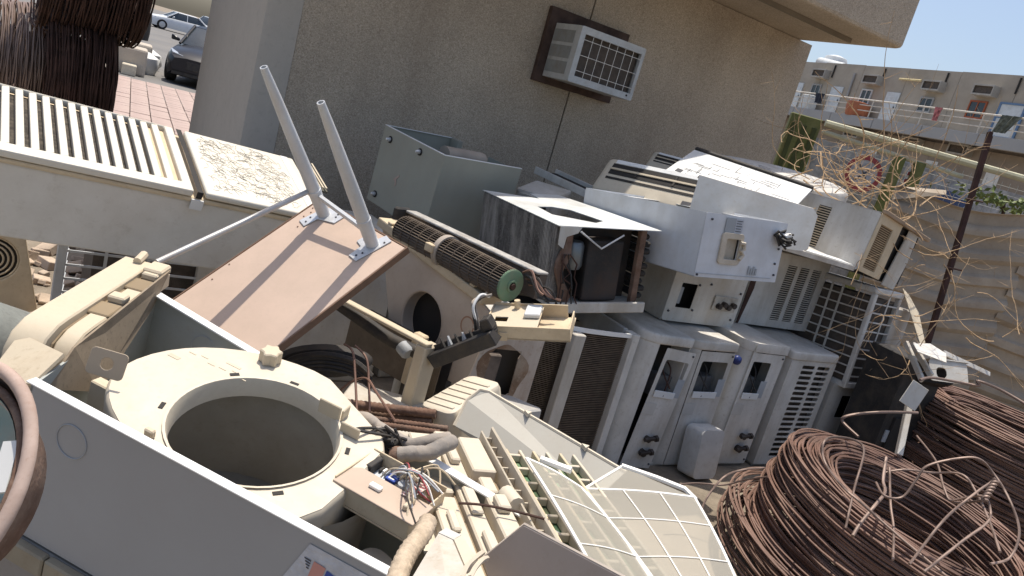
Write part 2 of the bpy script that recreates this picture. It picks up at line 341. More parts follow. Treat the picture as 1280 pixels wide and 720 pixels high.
def window_ac(name, label, M, W=.62, D=.413, H=.403, group=None, cat='air conditioner', casing=None, simple=False, face='wire'):
    # front face at y=0 looking towards -Y; body runs back to y=D
    cs = casing or WHITE; t = thing(name, label, cat, M, group)
    MB().box((0, .03, 0), (.012, D, H)).box((W - .012, .03, 0), (W, D, H)).box((.0125, .03, 0), (W - .0125, D, .012)).box((.0125, .03, H - .012), (W - .0125, D, H)).build('casing', cs, t, bevel=.002)
    MB().plate(rrect(0, 0, W, H, .012), [rect(.045, .05, W - .03, H - .05)], .03, UPR).build('bezel', cs, t, bevel=.003)
    MB().box((.04, .05, .04), (W - .025, .07, H - .04)).build('coil', COIL, t)
    if simple: return t
    g = MB(); nx = 7 if W > .5 else 4
    for i in range(1, nx): x = .045 + (W - .075) * i / nx; g.tube([(x, .004, .05), (x + .0, .004, H - .05)], .0022, 4)
    for z in (.09, H * .5, H - .09): g.tube([(.045, .004, z), (W - .03, .004, z)], .0022, 4)
    g.build('wire_guard', FILTF, t)
    for k in range(3):
        z0 = .03 + k * (H - .06) / 3
        MB().box((-.003, .07, z0 + .012), (-.0005, D - .06, z0 + (H - .06) / 3 - .012)).build('side_louvre', mat('louvre_grey', (.30, .315, .31), .6, dirt=.5, ds=8), t, bevel=.001)
    MB().tube([(W - .06, -.003, .03), (W - .06, .002, .03)], .008, 8).build('screw_hole', DARK, t)
    return t
wac = window_ac('window_air_conditioner', 'white window air conditioner set in a brown board on the pebbled wall', F((-.028, 5.854, 2.016), (0, 0, 33.6)), casing=mat('ac_white', (.55, .565, .56), .5, dirt=.4, ds=5))

# ------------------------------------------------------------------ far building
FM = F((18.766, 44.233, 0), (0, 0, -66.8))   # x along the facade to the right, y away
FWALL = mat('far_wall', (.40, .35, .285), .9, var=.12, vs=.8, dirt=.5, dirtcol=(.29, .25, .2), ds=1.2, bump=.1)
FSLAB = mat('far_slab', (.36, .36, .355), .85, var=.1, vs=1, dirt=.4, dirtcol=(.27, .25, .22), ds=1)
FLOW = mat('far_lower_wall', (.30, .25, .20), .9, var=.12, vs=1, dirt=.5, dirtcol=(.2, .16, .13), ds=1.5)
fbd = thing('balcony_building', 'long two storey concrete building with a railed balcony behind the fence', 'building', FM)
XL, XR = -30., 34.
xs = [XL] + [-10.2 + 3.55 * i for i in range(-4, 13)] + [XR]
for a, b in zip(xs, xs[1:]):
    MB().box((a + .012, 1.3, 6.66), (b - .012, 1.5, 9.88 + random.uniform(-.02, .02))).build('wall_panel', FWALL, fbd)
    MB().box((a + .015, 0, 6.02), (b - .015, .22, 6.62)).build('slab_panel', FSLAB, fbd, bevel=.02)
    MB().box((a + .012, 1.3, 0), (b - .012, 1.5, 6.0)).build('lower_wall_panel', FLOW, fbd)
MB().box((XL, .23, 6.3), (XR, 1.29, 6.6)).build('balcony_floor', FSLAB, fbd)
MB().box((XL, 1.52, 0), (XR, 12, 9.8)).build('building_core', FLOW, fbd)
RAIL = mat('pale_rail', (.66, .62, .55), .5, dirt=.4, ds=4)
rl = thing('balcony_railing', 'cream tube railing along the far balcony edge', 'railing', FM)
for z, r_ in ((7.62, .045), (7.3, .028), (6.98, .028)): MB().tube([(XL, .1, z), (XR, .1, z)], r_, 6).build('rail', RAIL, rl, smooth=40)
for i in range(30):
    x = -26 + i * 1.86
    MB().tube([(x, .1, 6.625), (x, .1, 7.6)], .035, 6).build('post', RAIL, rl, smooth=40)
DOORW = mat('pale_door', (.62, .65, .66), .6, var=.06, dirt=.3, ds=2)
def fdoor(x, w_=.95, top=8.42, mt=DOORW, panel=True):
    d = MB().box((x - w_ / 2, 1.22, 6.66), (x + w_ / 2, 1.297, top)).build('door', mt, fbd, bevel=.01)
    if panel: MB().box((x - w_ / 2 + .15, 1.2, 7.4), (x + w_ / 2 - .15, 1.219, top - .25)).build('door_panel', DOORW, d, bevel=.01)
    MB().box((x + w_ / 2 - .12, 1.17, 7.45), (x + w_ / 2 - .06, 1.198, 7.6)).build('handle', DARK, d)
def fwin(x, z0, z1, w_, fr):
    f_ = MB().plate(rect(x - w_ / 2, z0, x + w_ / 2, z1), [rect(x - w_ / 2 + .09, z0 + .09, x - .03, z1 - .09), rect(x + .03, z0 + .09, x + w_ / 2 - .09, z1 - .09)], .08, T(0, 1.215, 0) @ UPR).build('window', fr, fbd, bevel=.008)
    MB().box((x - w_ / 2 + .05, 1.25, z0 + .05), (x + w_ / 2 - .05, 1.296, z1 - .05)).build('pane', GLASS, f_)
ORW = mat('orange_frame', (.34, .09, .035), .6)
BLF = mat('blue_frame', (.12, .20, .33), .6)
fdoor(-8.3078, 1.05); fdoor(-3.6005, 1.0); fdoor(-12.0691, .9)
fdoor(-14.5); fdoor(12.2); fdoor(18.0)
fwin(-10.2882, 7.45, 8.45, .9, FSLAB); fwin(-5.7295, 7.5, 8.45, .9, DOORW); fwin(-1.1075, 7.5, 8.35, .95, FSLAB); fwin(2.1871, 7.5, 8.45, 1.05, ORW)
bx_ = 4.1609
d = MB().plate(rect(bx_ - .75, 6.66, bx_ + .75, 8.5), [rect(bx_ - .63, 6.8, bx_ + .63, 7.7), rect(bx_ - .63, 7.8, bx_ + .63, 8.4)], .08, T(0, 1.215, 0) @ UPR).build('window', BLF, fbd, bevel=.008)
MB().box((bx_ - .7, 1.25, 6.7), (bx_ + .7, 1.296, 8.45)).build('pane', DOORW, d)
for x in (-9.2, -4.9, -.35, 4.0): MB().tube([(x, 1.24, 8.95), (x, 1.24, 9.75)], .05, 6).build('drain_pipe', DARK, fbd, smooth=40)
MB().tube([(-7.2, 1.22, 7.9), (-7.25, 1.22, 9.35)], .07, 6).build('drain_pipe', FSLAB, fbd, smooth=40)
MB().tube([(-3.5, 1.15, 9.2), (-1.9, 1.15, 9.2)], .06, 6).build('tube_lamp', mat('yellowed_lamp', (.68, .56, .30), .5), fbd, smooth=40)
for k, x in enumerate((-8, -3.6, .8, 4.6)): MB().box((x - .4, 1.27, 4.3), (x + .4, 1.299, 5.0)).build('lower_window', STICKW if k else FSLAB, fbd, bevel=.005)
fac = None
GAC = 'window units of the far balcony building'
def far_ac(x, z, y, label):
    global fac
    M = FM @ T(x, y - .5, z) @ Matrix.Scale(1.75, 4)
    if fac is None:
        fac = window_ac('window_air_conditioner', label, M, W=.7, D=.4, H=.32, group=GAC, simple=True, casing=mat('far_ac_case', (.42, .40, .36), .6, dirt=.5, ds=4))
    else: dup(fac, M, label, GAC)
far_ac(-10.7205, 8.8126, 1.3, 'leftmost upper window unit above the far balcony')
far_ac(-6.0356, 8.7044, 1.3, 'upper window unit above the orange tank on the far balcony')
far_ac(-1.4481, 8.6587, 1.3, 'upper window unit above the grey sash window of the far building')
far_ac(1.8585, 8.6585, 1.3, 'upper window unit above the orange framed window')
far_ac(10.6, 8.55, 1.3, 'upper window unit past the blue framed window of the far building')
far_ac(-5.9319, 5.4048, 1.3, 'lower window unit under the balcony, nearest the green gate post')
far_ac(-1.4301, 5.4424, 1.3, 'lower window unit under the middle of the far balcony')
far_ac(1.7924, 5.515, 1.3, 'lower window unit just left of the rusty fence post')
# things on the balcony
def bal(name, lab, cat, x, w_, z1, m_, y=.55):
    o = MB().loft([[(x + w_ / 2 * s_ * math.cos(a), y + w_ / 2 * s_ * math.sin(a), z) for a in [k * PI / 8 for k in range(16)]] for z, s_ in ((6.602, .82), (6.75, .9), (z1 - .3, 1), (z1 - .06, .97), (z1, .5))]).build(name, m_, None, smooth=40)
    o.matrix_world = FM; return tag(o, lab, cat)
bal('water_tank', 'orange water tank standing on the far balcony', 'tank', -5.18, 1.45, 7.5, mat('orange_plastic', (.40, .13, .06), .5, dirt=.3, ds=2))
o = MB().box((-.5, -.3, 0), (.5, .3, .95)).build('white_cabinet', DOORW, None, bevel=.03); o.matrix_world = FM @ T(-9.7354, .6, 6.602); tag(o, 'small white cabinet at the left end of the far balcony', 'cabinet')
def cloth(lab, x, w_, z0, m_, skew=0):
    rings = []
    for i in range(7):
        z = 7.66 - (7.66 - z0) * i / 6
        rings.append([(x + skew * i / 6 + w_ * (j / 8 - .5) * (1 - .05 * i), .03 + .05 * math.sin(j * 2.1 + i * .3) - .02, z) for j in range(9)] + [(x + skew * i / 6 + w_ * (j / 8 - .5) * (1 - .05 * i), .05 + .05 * math.sin(j * 2.1 + i * .3), z) for j in range(8, -1, -1)])
    o = MB().loft(rings).build('laundry', m_, None, smooth=60); o.matrix_world = FM; tag(o, lab, 'laundry')
cloth('dark garment hung over the left of the balcony rail', -8.2142, .9, 7.05, mat('dark_cloth', (.03, .035, .05), .9))
cloth('small red and white towel hung on the balcony rail', 1.0321, .5, 6.95, mat('red_cloth', (.45, .17, .17), .9, var=.6, vs=5))
cloth('dark striped shirt hung at the right of the balcony rail', 5.343, 1.1, 6.8, mat('shirt_cloth', (.09, .10, .08), .9, var=.6, vs=6), -.4)
o = MB().loft([[(r_ * math.cos(a), r_ * math.sin(a), z) for a in [k * PI / 8 for k in range(16)]] for z, r_ in ((0, .9), (.9, .9), (1.25, .75), (1.4, .3))]).build('roof_tank', DOORW, None, smooth=40); o.matrix_world = FM @ T(-13.8537, 5, 9.85); tag(o, 'white water tank on the roof of the far building', 'tank')
o = MB().tube([(0, 0, 0), (2.6, 0, -.3)], .35, 10).build('roof_duct', DOORW, None, smooth=40); o.matrix_world = FM @ T(-14.2319, 4, 10.5); tag(o, 'white duct lying on the roof of the far building', 'duct')

# ------------------------------------------------------------------ cars
def car(label, M, paint, L_=4.6, W_=1.85, H_=1.46, suv=0, group='cars in the parking lot'):
    t = thing('parked_car', label, 'car', M, group)     # front bumper at y=0, car runs to +y, x centred
    hw = W_ / 2
    def ring(y, zb, zs, wt, zt, r=.0):      # lower body section
        return [(-hw * wt * .96, y, zb), (-hw * wt, y, zb + .18), (-hw * wt, y, zs - .12), (-hw * wt * .93, y, zs), (-hw * .45, y, zt), (hw * .45, y, zt), (hw * wt * .93, y, zs), (hw * wt, y, zs - .12), (hw * wt, y, zb + .18), (hw * wt * .96, y, zb)]
    MB().loft([ring(0, .32, .62, .78, .66), ring(.12, .22, .70, .9, .76), ring(.5, .2, .80, .98, .88), ring(1.2, .2, .88, 1, .97), ring(1.5, .2, .9, 1, .98), ring(3.6, .2, .94, 1, .98), ring(4.25, .24, .96, .97, 1.02), ring(L_, .35, .85, .85, .92)]).build('body', paint, t, smooth=35)
    def cr(y, w0, z0): return [(-hw * w0, y, z0), (hw * w0, y, z0)]
    zr = H_
    cab_ = MB().loft([[(-hw * .86, 1.25, .93), (hw * .86, 1.25, .93), (hw * .86, 4.0, .95), (-hw * .86, 4.0, .95)], [(-hw * .68, 1.95, zr - .04), (hw * .68, 1.95, zr - .04), (hw * .66, 3.35 + suv, zr - .05), (-hw * .66, 3.35 + suv, zr - .05)]]).build('glasshouse', GLASS, t, bevel=.03, seg=2, smooth=40)
    MB().loft([[(-hw * .69, 1.92, zr - .05), (hw * .69, 1.92, zr - .05), (hw * .67, 3.38 + suv, zr - .06), (-hw * .67, 3.38 + suv, zr - .06)], [(-hw * .60, 2.1, zr), (hw * .60, 2.1, zr), (hw * .58, 3.2 + suv, zr), (-hw * .58, 3.2 + suv, zr)]]).build('roof', paint, t, bevel=.02, smooth=40)
    for s_ in (-1, 1):
        for p_, q_, r_ in (((s_ * hw * .87, 1.22, .93), (s_ * hw * .69, 1.95, zr - .03), .035), ((s_ * hw * .87, 4.03, .93), (s_ * hw * .67, 3.38 + suv, zr - .04), .05), ((s_ * hw * .875, 2.6, .93), (s_ * hw * .69, 2.6, zr - .04), .03)): MB().tube([p_, q_], r_, 6).build('pillar', paint, t, smooth=40)
    for s_ in (-1, 1):
        for y in (.95, 3.7):
            w_ = MB().lathe([(.0, 0), (.33, 0), (.345, .04), (.345, .18), (.32, .22), (.2, .22), (0, .2)], 20, F((s_ * (hw - .12), y, .345), (0, 90 * s_, 0)) @ T(0, 0, -.06)).build('wheel', mat('tyre', (.02, .02, .02), .85), t, smooth=40)
            MB().lathe([(0, .168), (.19, .172), (.21, .165), (.0, .16)], 14, F((s_ * (hw - .12), y, .345), (0, 90 * s_, 0))).build('rim', LEG, w_, smooth=40)
        MB().loft([[(s_ * hw * .52, .03, .60), (s_ * hw * .80, .13, .62), (s_ * hw * .82, .13, .74), (s_ * hw * .54, .05, .70)], [(s_ * hw * .55, .2, .62), (s_ * hw * .955, .42, .68), (s_ * hw * .93, .5, .80), (s_ * hw * .56, .3, .76)]]).build('headlight', mat('lamp_glass', (.35, .37, .4), .15, spec=.8), t, smooth=40)
        MB().loft([[(s_ * hw * .95, 1.55, .96), (s_ * hw * .95, 1.62, .96), (s_ * hw * .95, 1.62, 1.03), (s_ * hw * .95, 1.55, 1.03)], [(s_ * (hw + .16), 1.56, .97), (s_ * (hw + .16), 1.68, .97), (s_ * (hw + .16), 1.68, 1.1), (s_ * (hw + .16), 1.56, 1.1)]]).build('wing_mirror', paint, t, bevel=.02, smooth=40)
    MB().box((-hw * .42, -.015, .4), (hw * .42, .03, .6)).build('front_grille', BLACK, t, bevel=.01)
    MB().box((-hw * .75, .0, .24), (hw * .75, .06, .36)).build('lower_intake', BLACK, t, bevel=.01)
    return t
BLKP = mat('black_car_paint', (.012, .013, .018), .3, spec=.35, var=.05); WHP = mat('white_car_paint', (.62, .64, .66), .25, var=.03); REDP = mat('red_car_paint', (.30, .02, .03), .3)
car('black saloon car nosing out beside the building corner', F((-8.62, 18.75, .0), (0, 0, 17)), BLKP)
car('white hatchback seen end on at the far left of the parking lot', F((-30.5, 56, .0), (0, 0, -50)), WHP)
car('pale pickup sized car behind the white hatchback', F((-34.5, 71, .0), (0, 0, -20)), mat('silver_paint', (.5, .54, .58), .3), suv=.4, H_=1.7)
car('red car half hidden behind the black saloon', F((-17.5, 46, .0), (0, 0, 65)), REDP)
wl = MB().box((0, 0, 0), (9, .4, 3.2)).build('yard_wall', FSLAB, None, bevel=.02); wl.matrix_world = F((-33, 78, 0), (0, 0, 12)); tag(wl, 'grey yard wall at the back of the parking lot', 'wall')
for k in range(3):
    t = thing('shade_canopy', ['pale shade canopy at the back of the car park, nearest the grey wall', 'middle pale shade canopy at the back of the car park', 'pale shade canopy at the back of the car park, nearest the building edge'][k], 'canopy', F((-23 + 5.2 * k, 80, 0), (0, 0, 8)), 'shade canopies')
    MB().loft([[(0, 0, 3.0 + .5 * math.sin(PI * i / 6)) for i in range(7)] and [(5 * i / 6, y, 2.7 + .6 * math.sin(PI * i / 6)) for i in range(7)] + [(5 * i / 6, y, 2.66 + .6 * math.sin(PI * i / 6)) for i in range(6, -1, -1)] for y in (0, 5)]).build('roof', DOORW, t, smooth=40)
    for x in (.1, 4.9): MB().tube([(x, .2, 0), (x, .2, 2.75)], .06, 6).build('post', RAIL, t)

# ------------------------------------------------------------------ green gate with road signs, corrugated fence
GRP = mat('green_gate_paint', (.11, .125, .03), .6, var=.25, vs=3, dirt=.5, dirtcol=(.3, .27, .12), ds=4)
gy = 10.4; GX = 2.75
g = thing('green_gate', 'olive green tube gate frame with a pale top rail behind the dry vines', 'gate', F((GX, gy, 0), (0, 0, -4)))
MB().tube([(.55, 0, 2.60), (7.5, 0, 2.60)], .045, 8).build('top_rail', mat('pale_green_rail', (.46, .44, .30), .5, dirt=.4, ds=5), g, smooth=40)
MB().tube([(.55, 0, 2.49), (2.4, 0, 2.42)], .03, 8).build('brace', MATS['pale_green_rail'], g, smooth=40)
MB().box((.1, -.06, 0), (.50, .06, 2.62)).build('gate_panel', GRP, g, bevel=.01)
for i in range(3): MB().box((.14 + i * .13, -.075, .3), (.20 + i * .13, -.062, 2.5)).build('gate_slat', mat('olive_dark', (.05, .06, .015), .7), g, bevel=.004)
for x in (1.52, 1.78, 4.6): MB().box((x, -.05, 0), (x + .13, .05, 2.45)).build('gate_post', GRP, g, bevel=.006)
mg = MB()
for i in range(64): mg.tube([(.8 + i * .1, .03, .2), (.8 + i * .1, .03, 2.5)], .004, 3)
for i in range(23): mg.tube([(.8, .034, .25 + i * .1), (7.2, .034, .25 + i * .1)], .004, 3)
mg.build('wire_mesh', mat('mesh_wire', (.35, .34, .30), .6), g)
SGN = mat('sign_grey', (.40, .40, .41), .6, var=.35, vs=9, dirt=.6, dirtcol=(.12, .12, .14), ds=12); SRED = mat('sign_red', (.30, .045, .055), .6, dirt=.4, ds=9); SBLU = mat('sign_blue', (.06, .09, .20), .5)
o = MB().box((.6, .35, .3), (3.6, .38, 2.42)).build('scrap_sign', SGN); o.matrix_world = F((GX, gy, 0), (0, 0, -4)); tag(o, 'mottled grey sign board leaning behind the green gate', 'sign')
t = thing('road_sign', 'round white road sign with a red rim behind the dry vines', 'sign', F((GX + 1.22, gy - .08, 2.12), (0, 0, -4)) @ Matrix.Scale(.66, 4))
MB().lathe([(0, -.0), (.36, 0), (.36, .01), (0, .01)], 32, Matrix.Rotation(R(90), 4, 'X')).build('disc', SGN, t)
MB().plate(circ(0, 0, .358, 32), [circ(0, 0, .27, 32)], .004, T(0, -.018, 0) @ UPR).build('red_rim', SRED, t)
k_ = MB(); k_.bar((-.12, -.013, -.16), (.13, -.013, .15), .003, .03, (1, 0, 0)); k_.bar((.13, -.0135, -.15), (-.12, -.0135, .16), .003, .03, (1, 0, 0)); k_.build('symbol', INK, t)
t = thing('marker_board', 'red and white striped marker board behind the green gate', 'sign', F((GX + 1.78, gy - .1, 1.95), (0, 6, -4)) @ Matrix.Scale(.62, 4))
MB().box((-.1, 0, 0), (.1, .02, .78)).build('board', STICKW, t)
for i in range(5): MB().add([(-.1, -.003, i * .16), (.1, -.003, i * .16 + .06), (.1, -.003, i * .16 + .14), (-.1, -.003, i * .16 + .08)], [(0, 1, 2, 3)]).build('stripe', SRED, t)
o = MB().box((-.35, 0, 0), (.4, .03, .75)).build('scrap_sign', SGN); o.matrix_world = F((GX + 2.05, gy + .3, 1.75), (0, 0, -4)); tag(o, 'mottled grey board just behind the striped marker', 'sign')
o = MB().prism([(-.4, 0), (.5, 0), (.6, .35), (.1, .5), (-.3, .3)], 0, .02, UPR).build('scrap_sign', SBLU, None, bevel=.003); o.matrix_world = F((GX + 2.35, gy + .05, 1.95), (0, 0, -4)) @ Matrix.Scale(.55, 4); tag(o, 'torn blue sign sheet right of the striped marker', 'sign')
# corrugated fence
CORR = mat('corrugated_sheet', (.40, .335, .26), .75, metal=.1, var=.15, vs=2, dirt=.55, dirtcol=(.24, .18, .13), ds=2.5, bump=.15)
fe = thing('corrugated_fence', 'sagging brown corrugated sheet fence behind the wire coils', 'fence', F((3.1, 7.2, 0)))
def corr_sheet(x0, x1, zt0, zt1, y, ph):
    prof = []; n = 84
    for k in range(n + 1):
        f = k / n; u = (f * 9 + ph) % 1.0; d = .045 if .1 < u < .42 else (-.0 if u > .55 else .045 * (1 - (u - .42) / .13) if u >= .42 else .045 * u / .1)
        prof.append((f, d))
    cols = []
    m_ = 10
    for i in range(m_ + 1):
        g_ = i / m_; x = x0 + (x1 - x0) * g_; zt = zt0 + (zt1 - zt0) * g_ + .02 * math.sin(7 * g_ + ph * 9)
        sag = -.05 * math.sin(PI * g_) * 1.0
        cols.append([(x, y - d + .015 * math.sin(5 * g_ + 6 * f), f * (zt) + sag * (f > .02)) for f, d in prof] + [(x, y - d + .004 + .015 * math.sin(5 * g_ + 6 * f), f * zt + sag * (f > .02)) for f, d in reversed(prof)])
    return MB().loft(cols).build('sheet', CORR, fe, smooth=30)
corr_sheet(0, 1.35, 1.98, 2.08, .0, .1); corr_sheet(1.31, 2.9, 2.05, 2.12, .045, .35); corr_sheet(2.86, 5.5, 2.1, 2.0, .0, .2)
MB().add([(-.02, -.06, 1.86), (.40, -.09, 2.03), (.42, -.02, 2.07), (.02, .02, 1.99), (.2, -.05, 2.0)], [(0, 1, 4), (1, 2, 4), (2, 3, 4), (3, 0, 4)]).build('torn_flap', CORR, fe)
MB().bar((-.1, .08, .9), (5.5, .08, .9), .05, .05).build('rail', RUSTD, fe)
po = thing('fence_post', 'leaning rusty angle iron post in front of the corrugated fence', 'post', F((3.561, 6.572, 0.877)))
pt = Vector((3.582, 6.976, 2.625)) - Vector((3.561, 6.572, 0.877))
MB().bar(-pt * .52, pt * 1.0, .034, .045, (0, -1, 0)).build('post', mat('post_rust', (.05, .022, .017), .85, var=.4, vs=8), po, bevel=.003)
MB().bar(-pt * .52 + Vector((.03, .03, 0)), pt * .98 + Vector((.03, .03, 0)), .010, .055, (0, -1, 0)).build('flange', MATS['post_rust'], po)
for k in (.32, .66): MB().tube([pt * k + Vector((-.06, -.04, 0)), pt * k + Vector((.09, -.04, .01))], .008, 5).build('tie_bolt', RUSTD, po)

# ================================================================== THE ROW OF CONDENSERS
RF = F((.81, 3.961, 0), (0, 0, 33.6))       # x along the row, y towards the wall, z up
GROW = 'condenser units standing in a row'
def valves(t, x, z, s=1.):
    for dz, r_ in ((0, .022), (.085, .018)):
        v = MB(); v.tube([(x, .0, z + dz), (x, -.035 * s, z + dz)], r_, 8); v.tube([(x - .03, -.03, z + dz), (x + .045, -.03, z + dz + .01)], .013, 6); v.tube([(x + .045, -.03, z + dz + .008), (x + .06, -.03, z + dz + .012)], .02, 6)
        v.build('service_valve', mat('corroded_brass', (.06, .05, .045), .6, metal=.4, var=.4, vs=20), t, smooth=40)
LEAN = iter((1.6, -.8, .9, -1.2))
def condenser(label, x0, px0, x1, h=.79, depth=.8, hole=None, m=WHITE, vz=.12, label2=None, fan=False, gap=0.):
    """upright outdoor unit: rounded left corner from x0, service panel px0..x1"""
    t = thing('condenser_unit', label, 'condenser', RF @ T(x1, 0, 0) @ Matrix.Rotation(R(next(LEAN)), 4, 'Y') @ Matrix.Rotation(R(random.uniform(-2, 2)), 4, 'Z') @ T(-x1, random.uniform(-.015, .02), 0), GROW)
    c = [(px0 + .0, .002)] + [(x0 + .1 - .1 * math.sin(a) + 0, .1 - .1 * math.cos(a)) for a in [R(10 * k) for k in range(1, 10)]] + [(x0, depth), (x1, depth), (x1, .002)]
    c = [c[0]] + c[1:]
    MB().ribbon(c[::-1], .02, h - .02, .004).build('casing', m, t, smooth=40)
    MB().box((x0 + .02, .135, .03), (x1 - .008, depth - .02, h - .05)).build('interior_shade_box', DARK, t)  # near-black box put in to paint the shade inside the casing
    MB().box((x0 + .02, .02, 0), (x1 - .01, depth - .01, .02)).build('base_pan', m, t)
    oc = rrect(x0 - .006, -.008, x1 + .006, depth + .006, .012); oc = [p for p in oc]
    oc = [(px0, -.008)] + [(x1 + .006, -.008), (x1 + .006, depth), (x0 - .006, depth), (x0 - .006, .1)] + [(x0 + .1 - .106 * math.cos(a), .1 - .106 * math.sin(a)) for a in [R(15 * k) for k in range(1, 6)]]
    MB().prism(oc, h - .045, h + .012).build('top_cover', m, t, bevel=.012, seg=3, smooth=40)
    hs = []
    if hole: hs = [rrect(*hole, .012, 2)]
    pn = MB().plate(rrect(px0 + .002, .022, x1 - .002, h - .05 - gap, .006, 2), hs, .003, T(0, -.003, 0) @ UPR).build('service_panel', m, t)
    if hole:
        a, b, c_, d_ = hole
        MB().box((a + .03, .05, b - .05), (c_ - .02, .12, b + (d_ - b) * .42)).build('terminal_box', mat('terminal_grey', (.13, .125, .12), .6, var=.3, vs=20), pn, bevel=.004)
        MB().box((a, -.014, b - .03), (c_ - .02, -.007, b + .01)).build('terminal_strip', STICKW, pn, bevel=.002)
        wv = MB()
        for k in range(2): wv.tube(smoothpath([(a + .03 + .05 * k, .06, d_ - .03), (a + .05 + .04 * k, .02, (b + d_) / 2 + .02 * k), (a + .10 - .03 * k, -.012, b + .03 - .05 * k)]), .0045, 5)
        wv.build('loose_wire', BLACK if not gap else RUSTD, pn, smooth=40)
        MB().box((c_ - .035, -.0065, b - .02), (c_ + .02, -.0045, b + .09)).build('rating_label', STICK, pn)
        MB().box((a - .03, -.0065, b - .14), (a + .06, -.0045, b - .07)).build('faded_label', mat('faded_label', (.50, .48, .44), .7), pn)
    if gap:
        pv_ = T((px0 + x1) / 2, 0, .03); pn.matrix_local = pv_ @ Matrix.Rotation(R(3.2), 4, 'Y') @ T(-(px0 + x1) / 2 + .012, -.004, -.03)
    for z in (.05, h - .07 - gap): MB().tube([(x1 - .02, -.009, z), (x1 - .02, -.003, z)], .006, 6).build('screw', INK, pn)
    if vz: valves(t, (px0 + x1) / 2 + .02, vz)
    return t
condenser('white condenser with its service panel sprung ajar, beside the bare finned coil', -.098, .012, .242, .80, hole=(.04, .485, .215, .675), gap=.012)
condenser('white condenser with a plastic valve cover at its foot, second in the row', .298, .395, .672, .79, hole=(.425, .485, .635, .68), vz=0)
pc = thing('valve_cover', 'loose white plastic valve cover standing against the second condenser', 'cover', RF @ F((.545, -.06, .0), (-8, 0, 0)) @ Matrix.Scale(1.12, 4))
MB().loft([[(x * s_, -.02 - d_, z) for x, z in rrect(-.09, .01, .1, .27, .03, 3)] for s_, d_ in ((1, -.03), (1, .03), (.85, .075))]).build('shell', mat('cover_plastic', (.56, .56, .545), .45, dirt=.4, ds=5), pc, smooth=35)
condenser('white condenser with a square cut out and stained front, third in the row', .735, .79, 1.085, .805, hole=(.815, .49, .98, .70), vz=.13)
bl = MB().lathe([(0, -.022), (.026, -.015), (.03, 0), (.026, .015), (0, .022)], 14).build('blue_cap', mat('blue_plastic', (.02, .035, .15), .4), None, smooth=60); bl.matrix_world = RF @ F((.695, .02, .70), (90, 0, 0)); tag(bl, 'small blue cap wedged between the second and third condensers', 'cap')
# fourth: grille end
t = thing('condenser_unit', 'white condenser with a slotted end grille, next to the coil of wire', 'condenser', RF, GROW)
x0, x1, h = 1.155, 1.60, .785
MB().ribbon([(x0, .0), (x0, .8), (x1, .8), (x1, .0)][::-1], .02, h - .02, .004).build('casing', WHITE, t)
hs = []
for c in range(2):
    for r_ in range(18): hs.append(rrect(x0 + .12 + c * .15, .075 + r_ * .036, x0 + .12 + c * .15 + .125, .075 + r_ * .036 + .024, .009, 2))
MB().plate(rrect(x0, .02, x1, h - .045, .01, 2), hs, .006, T(0, -.004, 0) @ UPR).build('slotted_grille', WHITE, t)
MB().box((x0 + .02, .05, .03), (x1 - .02, .75, h - .05)).build('coil', COIL, t)
MB().prism(rrect(x0 - .008, -.012, x1 + .008, .81, .03), h - .045, h + .012).build('top_cover', WHITE, t, bevel=.012, seg=3, smooth=40)
MB().box((x0 + .02, .02, 0), (x1 - .02, .79, .02)).build('base_pan', WHITE, t)
# fifth: low unit with two openings
t = thing('condenser_unit', 'low white unit with two dark hand openings under the wire guarded condenser', 'condenser', RF, GROW)
MB().plate(rrect(1.66, .0, 2.36, .60, .01, 2), [rrect(1.80, .36, 1.90, .52, .008, 2), rrect(2.02, .36, 2.12, .52, .008, 2)], .005, T(0, .0, 0) @ UPR).build('front_panel', WHITE2, t)
MB().ribbon([(1.66, .006), (1.66, .8), (2.36, .8), (2.36, .006)][::-1], .0, .60, .004).build('casing', WHITE2, t)
MB().box((1.68, .2, .02), (2.34, .75, .58)).build('interior_shade_box', DARK, t)  # black box painting the shade behind the hand openings
MB().plate(rect(1.66, 0, 2.36, .8), [], .004, T(0, 0, .605)).build('top_cover', WHITE2, t)
for x in (1.915, 2.135): MB().box((x, -.008, .37), (x + .085, -.002, .51)).build('cover_plate', mat('cover_grey', (.42, .41, .39), .6), t, bevel=.002)
for k in range(3): MB().box((1.86 + .02 * k, -.007, .1 + .07 * k), (1.95 + .02 * k, -.002, .15 + .07 * k)).build('faded_label', MATS['faded_label'], t)
# bare finned coil unit
t = thing('condenser_coil', 'condenser stripped to its brown finned coil between two white posts', 'condenser', RF, GROW)
def coilpath(off): return [(-.80, .42 + off), (-.74, .22 + off), (-.66, .10 + off), (-.56, .045 + off), (-.45, .02 + off), (-.30, .01 + off), (-.17, .01 + off)]
MB().ribbon(coilpath(.03), .03, .77, .03).build('coil_core', COIL, t, smooth=40)
fin = MB()
for k in range(74): fin.ribbon(coilpath(.012), .035 + k * .01, .0395 + k * .01, .03)
fin.build('coil_fins', mat('fin_edge', (.15, .115, .085), .6, metal=.3, var=.25, vs=30), t, kind='stuff')
MB().box((-.56, -.035, 0), (-.49, .02, .775)).build('post', WHITE, t, bevel=.004)
MB().box((-.175, -.02, 0), (-.13, .06, .80)).build('post', WHITE, t, bevel=.004)
MB().box((-.17, .075, .0), (-.14, .8, .80)).build('side_frame', WHITE, t, bevel=.003)
MB().ribbon([(x, y - .012) for x, y in coilpath(0.)], .775, .797, .01).build('top_rim', RIM, t, smooth=40)
MB().box((-.8, .1, 0), (-.14, .8, .03)).build('base_pan', WHITE2, t)
MB().plate(rect(-.78, .43, -.18, .8), [], .003, T(0, 0, .7)).build('inner_shelf', DARK, t)
